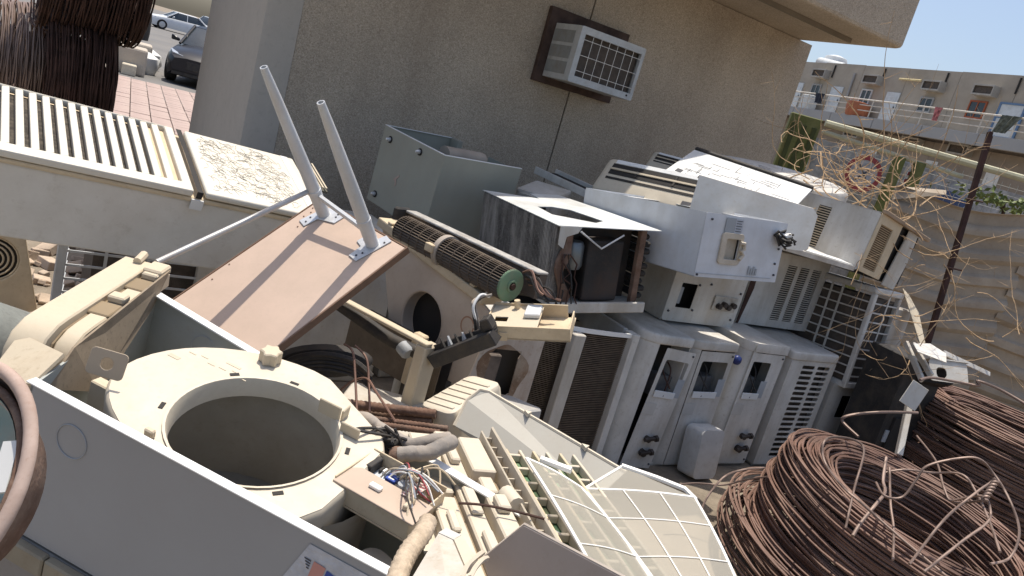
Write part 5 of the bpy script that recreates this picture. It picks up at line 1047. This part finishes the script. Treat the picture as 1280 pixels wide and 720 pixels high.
# blower wheel
bA, bB = Vector((-0.542, 3.437, 1.077)), Vector((-0.009, 2.944, 1.078))
t = thing('crossflow_blower', 'long brown cross flow blower wheel with a green end hub', 'blower', FR(bA, bB, bA + Vector((0, 0, 1))))
BL = (bB - bA).length; RB = .062
for j in range(34):
    a = 2 * PI * j / 34; y, z = RB * math.cos(a), RB * math.sin(a)
    MB().bar((0, y, z), (BL, y, z), .003, .012, (0, math.cos(a + .6), math.sin(a + .6))).build('vane', BLOW, t)
for k in range(13):
    MB().lathe([(RB - .014, -.001), (RB + .006, -.001), (RB + .006, .002), (RB - .014, .002)], 26, F((BL * k / 12, 0, 0), (0, 90, 0))).build('ring', BLOW if k not in (12,) else GREENM, t)
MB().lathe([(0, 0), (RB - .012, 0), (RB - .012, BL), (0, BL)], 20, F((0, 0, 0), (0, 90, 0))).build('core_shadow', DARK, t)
gh = MB().lathe([(.0, .003), (.016, .003), (.018, .010), (.024, .010), (.026, .003), (.060, .003), (.066, .001), (.066, -.010), (0, -.010)], 28, F((BL + .004, 0, 0), (0, 90, 0))).build('end_hub', GREENM, t, smooth=40)
MB().lathe([(0, .016), (.012, .016), (.014, .0035)], 12, F((BL + .004, 0, 0), (0, 90, 0))).build('shaft', RUSTD, gh, smooth=40)
MB().lathe([(RB + .004, -.014), (RB + .012, -.014), (RB + .012, .014), (RB + .004, .014)], 26, F((BL * .43, 0, 0), (0, 90, 0))).build('bearing_ring', mat('bearing_ring', (.36, .31, .26), .6), t, smooth=40)
MB().box((BL * .36, -.01, .055), (BL * .43, .025, .085)).build('bearing_clip', BEIGE2, t, bevel=.003)
# finned bar above it
kA, kB = Vector((-0.576, 3.573, 1.134)), Vector((0.084, 2.989, 1.139))
t = thing('evaporator_coil', 'weathered aluminium evaporator coil bar over the cross flow blower', 'coil', FR(kA, kB, kA + Vector((0, 0, 1))))
KL = (kB - kA).length
MB().box((0, -.10, -.06), (KL, .0, -.015)).build('fin_block', COIL, t)
MB().box((-.01, .0005, -.065), (KL, .012, .0)).build('top_edge', ALU, t, bevel=.003)
MB().box((-.03, -.10, -.03), (-.005, .02, .06)).build('end_cap', BLACK, t, bevel=.008)
for k in range(7):
    p0_ = Vector((KL - .06 + .008 * k, -.01 - .006 * k, .02)); pe = t.matrix_world.inverted() @ (Vector((0.158, 2.876, 1.093)) + Vector((.012 * (k - 3), 0, -.01 * (k % 3))))
    MB().tube(smoothpath([p0_, p0_.lerp(pe, .3) + Vector((.02, .03 + random.gauss(0, .012), .02)), p0_.lerp(pe, .7) + Vector((.02, .01 + random.gauss(0, .015), .02)), pe]), .005, 5).build('copper_tail', COPPER if k % 3 == 0 else BLACK, t, smooth=50)
# beige drip tray
t = thing('drip_tray', 'yellowed beige plastic tray with compartments below the green hub', 'tray', FR((-0.064, 2.749, 0.944), (0.247, 2.708, 1.033), (-0.117, 2.949, 0.967)))
W1, W2 = .325, .20
MB().box((0, 0, -.05), (W1, W2, -.044)).build('tray_floor', BEIGE2, t); MB().box((0, 0, -.05), (W1, .006, .004)).build('tray_wall', BEIGE2, t, bevel=.001); MB().box((0, .0065, -.05), (.006, W2, .004)).build('tray_wall', BEIGE2, t, bevel=.001); MB().box((W1 - .006, .0065, -.05), (W1, W2 * .8, .004)).build('tray_wall', BEIGE2, t, bevel=.001); MB().box((.0065, W2 - .006, -.05), (W1 - .03, W2, .01)).build('tray_wall', BEIGE2, t, bevel=.001)
MB().plate(rect(.007, .007, W1 * .62, W2 - .007), [rect(.03, .05, .08, .09)], .005, T(0, 0, .0)).build('deck', BEIGE, t)
MB().box((.14, .08, .001), (.2, .17, .02)).build('deck_block', STICKW, t, bevel=.004); MB().box((.03, .05, -.04), (.08, .09, -.03)).build('hole_bottom', DARK, t); MB().tube([(.1, W2 - .03, 0), (.1, W2 - .03, .035)], .012, 8).build('peg', BEIGE2, t)
MB().box((.06, -.004, -.055), (.09, -.0005, -.02)).build('front_catch', BEIGE2, t, bevel=.001)
tt = thing('cable_bundle', 'white taped cable bundle hanging at the tray\'s left end', 'cable', F((-0.106, 2.81, 1.031)))
for k in range(5):
    pk = [Vector((-0.073, 2.814, 1.047)), Vector((-0.106, 2.792, 1.039)), Vector((-0.119, 2.764, 1.007)), Vector((-0.106, 2.753, 0.962)), Vector((-0.078, 2.765, 0.922))]
    MB().tube(smoothpath([p - Vector((-0.106, 2.81, 1.031)) + Vector((random.gauss(0, .007), random.gauss(0, .006), random.gauss(0, .006))) for p in pk]), .0055, 6).build('cable', (FOAM, BLACK, STICKW, BLACK, FOAM)[k], tt, smooth=50)
# black plastic vane piece
t = thing('black_vane_frame', 'broken black plastic vane frame under the drip tray', 'plastic scrap', FR((-0.217, 2.794, 0.739), (0.048, 2.637, 0.947), (-0.217, 2.794, 1.739)))
MB().loft([[(x, y0, .0), (x, y0 + .05, .03), (x, y0 + .065, .0), (x, y0 + .03, -.05)] for x, y0 in ((0, -.03), (.1, -.02), (.2, -.01), (.31, .0))]).build('lower_blade', BLACK, t, bevel=.003)
MB().bar((.0, .045, -.02), (.30, .065, -.03), .03, .02).build('upper_blade', BLACK, t, bevel=.003)
for k in range(5): MB().prism([(0, 0), (.022, 0), (.012, .05)], 0, .012, F((.06 + .035 * k, .03, -.005), (0, 0, 4))).build('tooth', STICK if k % 2 else BLACK, t)
for k in range(4): MB().box((.25 + .01 * k, .02 + .01 * k, -.03), (.30 + .006 * k, .06 + .012 * k, .02), F((0, 0, 0), (8 * k, 5, 4))).build('clip_block', BLACK, t, bevel=.004)
# beige indoor unit with open front under the table
uA, uB = Vector((-0.658, 3.018, 0.818)), Vector((-0.24, 2.78, 0.81))
t = thing('open_indoor_unit', 'beige window unit shell with an open front and slotted back, below the table', 'air conditioner', FR(uA, uB, uA + Vector((0, 0, 1))))
UL = (uB - uA).length
MB().box((-.12, -.014, -.02), (UL, .0, .02)).build('top_panel', BEIGE, t, bevel=.003)
MB().box((UL - .05, -.30, -.07), (UL + .002, -.0145, .022)).build('end_panel', BEIGE, t, bevel=.006)
sl_ = [rect(.0 + .03 * 0 + UL - .19 + .022 * c, -.27 + .022 * r_, UL - .178 + .022 * c, -.262 + .022 * r_) for c in range(3) for r_ in range(5)]
MB().plate(rect(-.1, -.3, UL - .056, -.09), sl_, .006, T(0, 0, -.20)).build('back_panel', mat('shaded_back', (.15, .115, .08), .8, var=.3, vs=8, dirt=.6, dirtcol=(.06, .05, .04), ds=6), t)  # dark brown base colour painted in for the table's shade
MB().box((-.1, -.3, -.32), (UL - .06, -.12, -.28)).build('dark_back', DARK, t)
MB().box((UL - .125, -.295, -.14), (UL - .075, -.06, -.08)).build('inner_post', WHITE2, t, bevel=.006)
MB().box((UL - .20, -.28, -.19), (UL - .14, -.05, -.15)).build('inner_block', BEIGE2, t, bevel=.006)
MB().tube(smoothpath([(-.05, -.05, -.04), (.1, -.06, -.03), (.25, -.075, -.03), (.36, -.085, -.06), (.42, -.09, -.09)]), .027, 10).build('black_pipe', BLACK, t, smooth=50)
MB().lathe([(0, .04), (.022, .04), (.029, .03), (.029, -.01)], 12, F((.335, -.085, -.04), (0, 80, -15)))  .build('foil_end', STICK, t, smooth=40)
MB().box((UL + .003, -.07, -.06), (UL + .03, -.04, -.03)).build('terminal', BEIGE2, t, bevel=.004)
# fan guard and copper tails in the dark gap
t = thing('black_fan_guard', 'black fan guard arc in the dark gap under the table', 'fan guard', FR((-0.726, 2.476, 0.694), (-0.386, 2.543, 0.764), (-0.726, 2.476, 1.694)))
for k in range(5): MB().tube(smoothpath([(0, -.06 - .012 * k, -.01 * k), (.06, -.0 - .014 * k, -.02), (.16, .02 - .014 * k, -.03), (.27, .0 - .014 * k, -.03), (.34, -.05 - .012 * k, -.01)]), .006 if k else .011, 6).build('guard_wire', BLACK, t, smooth=50)
MB().loft([[(.17 + .17 * s_ * math.cos(a), -.03 + .06 * s_ * math.sin(a), -.06 - .05 * s2) for a in [2 * PI * j / 24 for j in range(24)]] for s_, s2 in ((1, 1), (.9, .2), (.3, 0))]).build('motor_cover', BLACK, t, smooth=50)
for k, (pts, lab) in enumerate((([(-0.494, 2.457, 0.835), (-0.455, 2.434, 0.825), (-0.42, 2.389, 0.763), (-0.374, 2.317, 0.674)], 'left of two upright copper tails in the dark gap'), ([(-0.457, 2.458, 0.84), (-0.405, 2.432, 0.817), (-0.369, 2.386, 0.75), (-0.334, 2.32, 0.685)], 'right of two upright copper tails in the dark gap'), ([(-0.464, 2.422, 0.684), (-0.43, 2.413, 0.731), (-0.382, 2.39, 0.765), (-0.332, 2.335, 0.752), (-0.233, 2.225, 0.719)], 'copper tail arching over to the grey hose'))):
    o = MB().tube(smoothpath(pts), .0042, 6).build('copper_pipe', COPPER, None, smooth=50); tag(o, lab, 'copper pipe', 'copper tails in the dark gap')
for k, (a, b, r_, lab) in enumerate((((-0.457, 2.366, 0.664), (-0.124, 2.332, 0.736), .016, 'thick rusty bar at the back of the bar pile'), ((-0.378, 2.267, 0.679), (-0.071, 2.231, 0.744), .010, 'thin rusty bar at the front of the bar pile'), ((-0.336, 2.219, 0.691), (-0.09, 2.18, 0.747), .010, 'ribbed rusty bar nearest the grey hose'), ((-0.433, 2.409, 0.627), (-0.13, 2.326, 0.71), .010, 'rusty bar in the middle of the bar pile'))):
    a, b = Vector(a), Vector(b); n_ = 44
    o = MB().tube([a.lerp(b, j / n_) for j in range(n_ + 1)], [r_ * (1.12 if j % 2 else .94) for j in range(n_ + 1)], 8).build('rusty_bar', RUST, None, smooth=60); tag(o, lab, 'steel bar', 'rusty bars behind the grey hoses')
# rounded white box with ribbed top
t = thing('ribbed_cover', 'rounded cream plastic cover with a ribbed top, right of the open indoor unit', 'cover', FR((-0.195, 2.382, 0.731), (-0.064, 2.288, 0.767), (-0.189, 2.594, 0.759)))
MB().loft([[(x * s_ + .5 * .15 * (1 - s_), y * s_ + .5 * .25 * (1 - s_), z) for x, y in rrect(0, 0, .15, .27, .03, 4)] for s_, z in ((1, -.16), (1, -.02), (.96, -.004), (.9, .0))]).build('shell', CREAM, t, smooth=40)
for k in range(6): MB().box((.012, .03 + .036 * k, .0005), (.13, .042 + .036 * k, .004)).build('rib', CREAM, t, bevel=.001)
q = thing('ribbed_cover', 'dull grey plastic cover behind the ribbed cream one', 'cover', FR((-0.106, 2.485, 0.733), (0.025, 2.387, 0.753), (-0.187, 2.783, 0.691)))
MB().loft([[(x, y, z) for x, y in rrect(0, 0, .17, .34, .02, 4)] for z in (-.25, 0)]).build('shell', mat('grey_plastic', (.40, .385, .36), .6, dirt=.4, ds=5), q, bevel=.006)
# pale front cover
t = thing('front_cover', 'pale smooth plastic front cover tilted in front of the finned coil', 'cover', F((-0.053, 2.138, 0.786)))
PCV = mat('pale_cover', (.44, .42, .365), .35, var=.03, dirt=.3, dirtcol=(.36, .3, .23), ds=5)
cp = [(-0.056, 2.29, 0.734), (-0.04, 2.348, 0.807), (-0.009, 2.377, 0.843), (0.023, 2.377, 0.844), (0.471, 2.106, 0.824), (0.402, 2.046, 0.742), (0.152, 2.18, 0.701)]
nplate('sheet', cp, .004, PCV, t)
inv = t.matrix_world.inverted()
MB().tube([inv @ Vector(p) for p in cp[:5]], .006, 6).build('edge_lip', CREAM, t, smooth=40)
for u in (.3, .72):
    p_ = Vector(cp[3]).lerp(Vector(cp[4]), u); MB().prism([(-.012, 0), (.012, 0), (0, -.025)], 0, .012, T(*(inv @ p_))).build('snap_tab', CREAM, t)
# indoor chassis
iM = FR((-0.042, 1.947, 0.849), (0.154, 1.361, 0.886), (0.122, 1.97, 0.859))
t = thing('indoor_chassis', 'cream indoor unit chassis with ledges and troughs, running to the bottom edge', 'air conditioner', iM)
zs = 1 if iM.col[2].z > 0 else -1
def ib(name, a, b, m=CREAM, bv=.004, par=None): return MB().box((a[0], a[1], min(zs * a[2], zs * b[2])), (b[0], b[1], max(zs * a[2], zs * b[2]))).build(name, m, par or t, bevel=bv)
ib('base_shell', (-.05, -.12, -.22), (.78, .17, -.03)); ib('ledge', (-.03, -.118, -.029), (.30, -.054, -.004)); ib('ledge', (.34, -.118, -.029), (.78, -.062, .004)); ib('block', (.08, -.10, -.0035), (.2, -.075, .012)); ib('block', (.42, -.10, .0045), (.5, -.08, .016)); ib('groove_line', (-.03, -.0535, -.029), (.78, -.0485, -.016), MATS['dirty_groove'], 0)
nplate('left_skirt', [(-0.074, 1.904, 0.84), (-0.07, 1.581, 0.82), (-0.024, 1.411, 0.837), (0.017, 1.431, 0.837), (-0.029, 1.72, 0.843)], .006, CREAM, t)
ib('ledge', (-.04, -.048, -.029), (.78, -.005, .002)); ib('ledge', (.0, .012, -.029), (.20, .075, .008)); ib('ledge', (.33, .012, -.029), (.56, .06, .01)); ib('ledge', (.60, .012, -.029), (.78, .07, .006))
ib('trough_floor', (.2, .01, -.029), (.32, .08, -.024), MATS['dirty_groove']); ib('block', (.225, .02, -.023), (.30, .055, .004)); ib('block', (.36, .02, .0105), (.42, .05, .03))
ib('block', (.10, -.04, .0025), (.17, -.015, .02)); ib('block', (.30, -.04, .0025), (.42, -.012, .014)); ib('block', (.5, -.038, .0025), (.62, -.014, .018))
MB().tube([(.32, .065, zs * .01), (.38, .075, zs * .01)], .022, 10).build('boss', CREAM, t, smooth=40)
ib('long_wall', (-.03, .11, -.029), (.78, .118, .035)); ib('long_wall', (-.03, .083, -.029), (.78, .088, .02))
for k in range(12): ib('rib', (.0 + .06 * k, .0885, -.029), (.004 + .06 * k, .1095, .012), CREAM, .0008)
tubew = MB().tube(smoothpath([(.40, -.07, zs * .02), (.42, -.02, zs * .03), (.44, .05, zs * .03), (.47, .12, zs * .03)]), .003, 5).build('tie_cord', RUSTD, t, smooth=50)
# finned coil with cream bars
q = thing('evaporator_coil', 'green tinged evaporator coil crossed by cream bars beside the filters', 'coil', iM)
def ic(name, a, b, m=CREAM, bv=.0015): return MB().box((a[0], a[1], min(zs * a[2], zs * b[2])), (b[0], b[1], max(zs * a[2], zs * b[2]))).build(name, m, q, bevel=bv)
ic('fin_block', (.06, .125, -.10), (.78, .36, -.02), mat('green_fins', (.10, .20, .11), .6, metal=.3, var=.5, vs=18, dirt=.6, dirtcol=(.36, .28, .18), ds=7), 0)
for k in range(6): ic('long_bar', (.05, .135 + .04 * k, -.019), (.78, .143 + .04 * k, .006), CREAM if k % 2 else BEIGE2)
for k in range(9):
    for j in range(3): ic('cross_bar', (.07 + .08 * k + .02 * j, .1435 + .08 * j, -.017), (.08 + .08 * k + .02 * j, .1745 + .08 * j, .002), CREAM)
# mesh filters
def filt(label, A, B, C, D, nu, nv, bulge, drop, gx=(), group='mesh filters'):
    A, B, C, D = map(Vector, (A, B, C, D)); t = thing('mesh_filter', label, 'filter', F(A), group)
    def S(u, v):
        p = A.lerp(B, u).lerp(D.lerp(C, u), v); return p - A + Vector((0, 0, bulge * math.sin(PI * v) * .7 + bulge * .5 * math.sin(PI * u)))
    n = 14; rows = [[S(i / n, j / n) for i in range(n + 1)] for j in range(n + 1)]
    mb = MB(); mb.v = [tuple(p) for r_ in rows for p in r_]; mb.f = [(j * (n + 1) + i, j * (n + 1) + i + 1, (j + 1) * (n + 1) + i + 1, (j + 1) * (n + 1) + i) for j in range(n) for i in range(n)]
    mb.build('mesh_sheet', MESH, t, smooth=60)
    ed = lambda f: [f(k / 14) for k in range(15)]
    for f in (lambda s: S(s, 0), lambda s: S(s, 1), lambda s: S(0, s), lambda s: S(1, s)): MB().tube(ed(f), .0042, 6).build('frame_bar', FILTF, t, smooth=50)
    for k in range(1, nu): MB().tube(ed(lambda s: S(k / nu, s) + Vector((0, 0, .002))), .0020, 5).build('grid_bar', FILTF, t, smooth=50)
    for k in range(1, nv): MB().tube(ed(lambda s: S(s, k / nv) + Vector((0, 0, .002))), .0017, 5).build('grid_bar', FILTF, t, smooth=50)
    return t
f1 = filt('mesh filter with a bent top tab, next to the green tinged coil', (0.157, 1.837, 0.903), (0.31, 1.801, 0.883), (0.463, 1.31, 0.934), (0.345, 1.267, 0.927), 1, 3, .01, 0)
MB().tube([Vector((0.195, 1.857, 0.903)) - Vector((0.157, 1.837, 0.903)), Vector((0.275, 1.828, 0.909)) - Vector((0.157, 1.837, 0.903))], .010, 6).build('top_tab', FILTF, f1, smooth=50)
f2 = filt('wide pale mesh filter curling up at the lower right of the heap', (0.318, 1.81, 0.878), (0.622, 1.907, 0.896), (0.665, 1.463, 0.887), (0.453, 1.309, 0.931), 3, 3, .012, 0)
tri = MB(); a0 = Vector((0.318, 1.81, 0.878)); tri.add([(0, 0, 0), Vector((0.427, 1.978, 0.893)) - a0, Vector((0.622, 1.907, 0.896)) - a0], [(0, 1, 2)]); tri.build('folded_flap', MESH, f2)
MB().tube([Vector((0.426, 1.978, 0.895)) - a0, Vector((0.521, 1.958, 0.898)) - a0, Vector((0.6, 1.938, 0.898)) - a0, Vector((0.628, 1.906, 0.891)) - a0], .0075, 6).build('top_tab', FILTF, f2, smooth=50)
MB().tube([Vector((0, 0, 0)), Vector((0.427, 1.978, 0.893)) - a0], .004, 6).build('fold_edge', FILTF, f2, smooth=50)
# brown panel
t = thing('brown_panel', 'smooth taupe plastic panel overlapping the chassis at the bottom edge', 'panel', F((0.141, 1.272, 1.037)))
nplate('sheet', [(0.141, 1.272, 1.037), (0.332, 1.144, 1.061), (0.367, 1.134, 0.97), (0.181, 1.222, 0.82), (0.088, 1.299, 0.931)], .006, mat('taupe_plastic', (.36, .305, .27), .45, var=.03, dirt=.2, ds=5), t, bevel=.0015)
MB().tube([t.matrix_world.inverted() @ Vector(p) for p in ((0.088, 1.299, 0.932), (0.141, 1.273, 1.038), (0.332, 1.145, 1.062))], .003, 5).build('edge', mat('taupe_edge', (.5, .43, .36), .5), t, smooth=40)
# control box
kM = cM @ F((.625, .185, .0), (4, -3, -8))
t = thing('control_box', 'opened beige control box with circuit board, blue relay and loose wires', 'control box', kM)
MB().box((0, 0, -.05), (.20, .15, -.045)).build('tray_floor', BEIGE2, t)
for nm, a, b in (('tray_wall', (0, 0, -.0445), (.2, .004, .0)), ('tray_wall', (0, .146, -.0445), (.2, .15, .012)), ('tray_wall', (0, .0045, -.0445), (.004, .1455, .008)), ('tray_wall', (.196, .0045, -.0445), (.2, .1455, .0))): MB().box(a, b).build(nm, BEIGE2, t, bevel=.001)
MB().box((.002, -.004, -.002), (.21, .078, .003)).build('lid', mat('taupe_lid', (.46, .36, .28), .6), t, bevel=.001)
pcb = MB().box((.008, .082, -.03), (.125, .142, -.02)).build('circuit_board', mat('board_grey', (.52, .55, .58), .5, var=.2, vs=40), t, bevel=.001)
MB().box((.02, .09, -.0195), (.035, .14, .006)).build('connector', BLACK, pcb, bevel=.002); rl_ = MB().box((.075, .088, -.0195), (.1, .112, .002)).build('relay', BLUE, pcb, bevel=.001); MB().box((.08, .092, .0022), (.095, .097, .0026)).build('relay_print', STICKW, rl_)
MB().box((.103, .084, -.0195), (.118, .10, -.002)).build('capacitor_block', BLACK, pcb, bevel=.001); MB().tube([(.12, .09, -.02), (.12, .09, .008)], .011, 10).build('capacitor', STICK, pcb, smooth=40)
for k in range(5): MB().box((.04 + .008 * k, .118 + .004 * (k % 2), -.0195), (.045 + .008 * k, .136, -.012)).build('component', (BLACK, FILTF, STICK)[k % 3], pcb)
pp = MB().add([(.135, .06, .006), (.165, .055, .012), (.175, .11, .02), (.145, .118, .012)], [(0, 1, 2, 3)]).build('warning_paper', mat('warning_paper', (.66, .52, .47), .7), t)
for k in range(6): MB().add([(.137 + .001 * k, .064 + .009 * k, .0072 + .0012 * k), (.165 + .0015 * k, .060 + .009 * k, .0132 + .0013 * k), (.165 + .0015 * k, .062 + .009 * k, .0135 + .0013 * k), (.137 + .001 * k, .066 + .009 * k, .0075 + .0012 * k)], [(0, 1, 2, 3)]).build('print_line', SRED, pp)
MB().box((.07, .03, .0032), (.10, .045, .012)).build('plug', FILTF, t, bevel=.002); MB().box((.165, .02, .0032), (.175, .06, .016)).build('plug', BEIGE, t, bevel=.002)
random.seed(31)
for k in range(16):
    a = Vector((random.uniform(.06, .13), random.uniform(.09, .14), -.01)); b = Vector((random.uniform(.16, .22), random.uniform(-.02, .15), random.uniform(-.01, .03)))
    MB().tube(smoothpath([a, a + Vector((.02, .01, .03)), a.lerp(b, .6) + Vector((0, random.gauss(0, .02), .035)), b]), .0021, 5).build('loose_wire', (BEIGE, FILTF, BEIGE2, STICK, SRED, BLACK)[k % 6], t, smooth=50)
# hoses
def hose(lab, pts, r_, m_, cat='hose', ribs=0, grp=None):
    sm = smoothpath(pts, 10); n_ = len(sm)
    rs = [r_ * (1 + (.07 * math.sin(i * 2.2) if ribs else .03 * math.sin(i * .9))) for i in range(n_)]
    o = MB().tube(sm, rs, 10).build('hose', m_, None, smooth=60); tag(o, lab, cat, grp)
hose('grey insulated hose drooping from the cabinet rim', [(-0.293, 1.776, 0.908), (-0.257, 1.759, 0.922), (-0.225, 1.756, 0.911), (-0.178, 1.735, 0.908), (-0.128, 1.715, 0.911), (-0.084, 1.72, 0.933), (-0.045, 1.743, 0.941)], .017, FOAM)
hose('shorter grey insulated hose below the drooping one', [(-0.148, 1.653, 0.907), (-0.118, 1.655, 0.919), (-0.083, 1.658, 0.93), (-0.057, 1.682, 0.944), (-0.037, 1.723, 0.944)], .019, FOAM)
hose('ribbed beige drain hose at the bottom edge', [(-0.033, 1.398, 0.914), (-0.036, 1.347, 0.915), (-0.048, 1.267, 0.925), (-0.053, 1.205, 0.924), (-0.051, 1.143, 0.922)], .019, mat('ribbed_hose', (.47, .38, .28), .8, var=.2, vs=60, dirt=.4, ds=12, bump=.4, bs=90), ribs=1)
for k, (a, b, m_, lab) in enumerate((((-0.291, 1.776, 0.908), (-0.266, 1.756, 0.911), RUST, 'rusty hose collar on the cabinet rim'), ((-0.159, 1.661, 0.897), (-0.141, 1.653, 0.909), RUST, 'rusty collar at the short hose end'), ((-0.231, 1.712, 0.898), (-0.201, 1.717, 0.92), FOAM, 'stub of grey hose lying under the drooping hose'))):
    o = MB().tube([a, Vector(a).lerp(Vector(b), .5), b], [.020, .023, .019], 10).build('hose_collar', m_, None, smooth=50); tag(o, lab, 'hose fitting')
tang = MB(); random.seed(17)
for k in range(12): tang.tube(smoothpath([Vector((-0.195, 1.696, 0.916)) + Vector((random.gauss(0, .03), random.gauss(0, .02), random.gauss(0, .015))) for _ in range(4)]), .004, 5)
o = tang.build('tape_tangle', BLACK, None, smooth=60); o['kind'] = 'stuff'; tag(o, 'tangle of black tape and wire round the hose ends', 'tangle')
# white duct shells at the bottom edge
t = thing('duct_shell', 'white angular plastic duct shell at the bottom edge beside the ribbed hose', 'duct', F((-0.005, 1.277, 0.967)))
nplate('front_wall', [(-0.005, 1.277, 0.967), (0.023, 1.258, 0.974), (0.057, 1.131, 1.003), (0.035, 1.06, 1.008), (-0.03, 1.093, 0.972)], .004, WHITE2, t)
nplate('top_wall', [(-0.006, 1.277, 0.969), (0.006, 1.316, 0.959), (0.036, 1.297, 0.965), (0.025, 1.258, 0.975)], .004, WHITE, t)
nplate('side_wall', [(0.025, 1.258, 0.975), (0.037, 1.297, 0.965), (0.078, 1.189, 0.988), (0.059, 1.131, 1.003)], .004, CREAM, t)
inv = t.matrix_world.inverted()
for k in range(2): MB().tube(smoothpath([inv @ Vector(p) for p in (((0.051, 1.102, 1.011), (0.056, 1.134, 1.016), (0.071, 1.183, 1.007), (0.08, 1.221, 0.992)), ((0.064, 1.103, 1.015), (0.069, 1.134, 1.014), (0.079, 1.173, 1.007), (0.088, 1.201, 0.996)))[k]]), .0045, 6).build('rolled_edge', CREAM, t, smooth=50)
q = thing('duct_elbow', 'white curved fin of plastic inside the cabinet\'s lower end', 'duct', cM @ F((.80, .05, -.10), (0, 0, -20)))
MB().loft([[(.0 + .02 * math.sin(z * 9), .0, z), (.05, .02, z), (.10, .07, z), (.12, .14, z), (.11, .145, z), (.09, .08, z), (.045, .03, z)] for z in (-.2, -.1, .0, .05)]).build('fin', CREAM, q, smooth=50)
MB().loft([[(x, y, z) for x, y in rrect(-.10, .06, -.02, .14, .03)] for z in (-.24, -.02)]).build('boss', CREAM, q, smooth=40)
# rusty drum rim, bottom-left corner
dA = Vector((-0.68, 0.89, 1.072))
t = thing('open_drum', 'rusty rimmed drum with teal lining at the lower left corner', 'drum', FR(dA, (-0.53, 0.884, 1.134), (-0.763, 1.023, 1.202)))
RD = .147
for k, (r_, z, rr, m_) in enumerate(((RD, .0, .0095, mat('pink_rust', (.42, .32, .27), .7, var=.15, vs=20, dirt=.5, dirtcol=(.27, .16, .11), ds=16)), (RD - .022, -.012, .006, RUST), (RD - .032, -.03, .005, MATS['pink_rust']))):
    MB().tube([(r_ * math.cos(a), r_ * 1.15 * math.sin(a), z) for a in [2 * PI * j / 56 for j in range(56)]], rr, 10, True).build('rim', m_, t, smooth=60)
MB().lathe([(RD - .03, -.012), (RD * .66, -.075), (0, -.12)], 40, Matrix.Scale(1.15, 4, (0, 1, 0))).build('lining', TEAL, t, smooth=50)
MB().lathe([(RD - .006, -.008), (RD * .72, -.09), (0, -.14)], 40, Matrix.Scale(1.15, 4, (0, 1, 0))).build('shell', RUST, t, smooth=50)
MB().box((.09, -.02, -.02), (.115, .05, -.012)).build('peeling_flake', STICKW, t)

# ================================================================== UNITS LOWER IN THE HEAP
def buried(label, x0, y0, x1, y1, h, yaw=0.):
    t = thing('buried_unit', label, 'air conditioner', F((x0, y0, 0), (0, 0, yaw)), 'units buried low in the heap'); w_, d_ = x1 - x0, y1 - y0
    MB().box((0, 0, .02), (w_, d_, h - .03)).build('casing', WHITE2, t, bevel=.012); MB().prism(rrect(-.006, -.006, w_ + .006, d_ + .006, .02), h - .029, h).build('top_cover', WHITE2, t, bevel=.008)
    MB().box((.04, -.012, .06), (w_ - .04, -.001, h - .08)).build('coil', COIL, t); MB().box((.03, .03, 0), (w_ - .03, d_ - .03, .019)).build('base_pan', RUSTD, t)
buried('dusty unit buried under the cream chassis and filters', .0, 1.5, .42, 1.9, .60)
buried('dusty unit buried under the rusty bars and ribbed cover', -.5, 2.45, .02, 2.85, .55)
buried('dusty unit buried behind the round fan hole', -.42, 3.42, -.02, 3.75, .80)
buried('dusty unit buried under the grey green cylinder', -1.75, 1.85, -1.1, 2.3, .48)
pl = thing('timber_pallet', 'weathered timber pallet stack under the edge standing wire coils', 'pallet', F((-5.35, 6.55, 0), (0, 0, -12)))
WD = mat('grey_timber', (.25, .20, .15), .9, var=.3, vs=5, bump=.3)
for lv_ in range(3):
    for k in range(7): MB().box((.02 + k * .23, -.1, .10 + lv_ * .125), (.2 + k * .23, 1.1, .122 + lv_ * .125)).build('plank', WD, pl, bevel=.003)
    for k in range(3): MB().box((0, -.08 + k * .54, lv_ * .125), (1.65, .02 + k * .54, .099 + lv_ * .125)).build('bearer', WD, pl, bevel=.004)
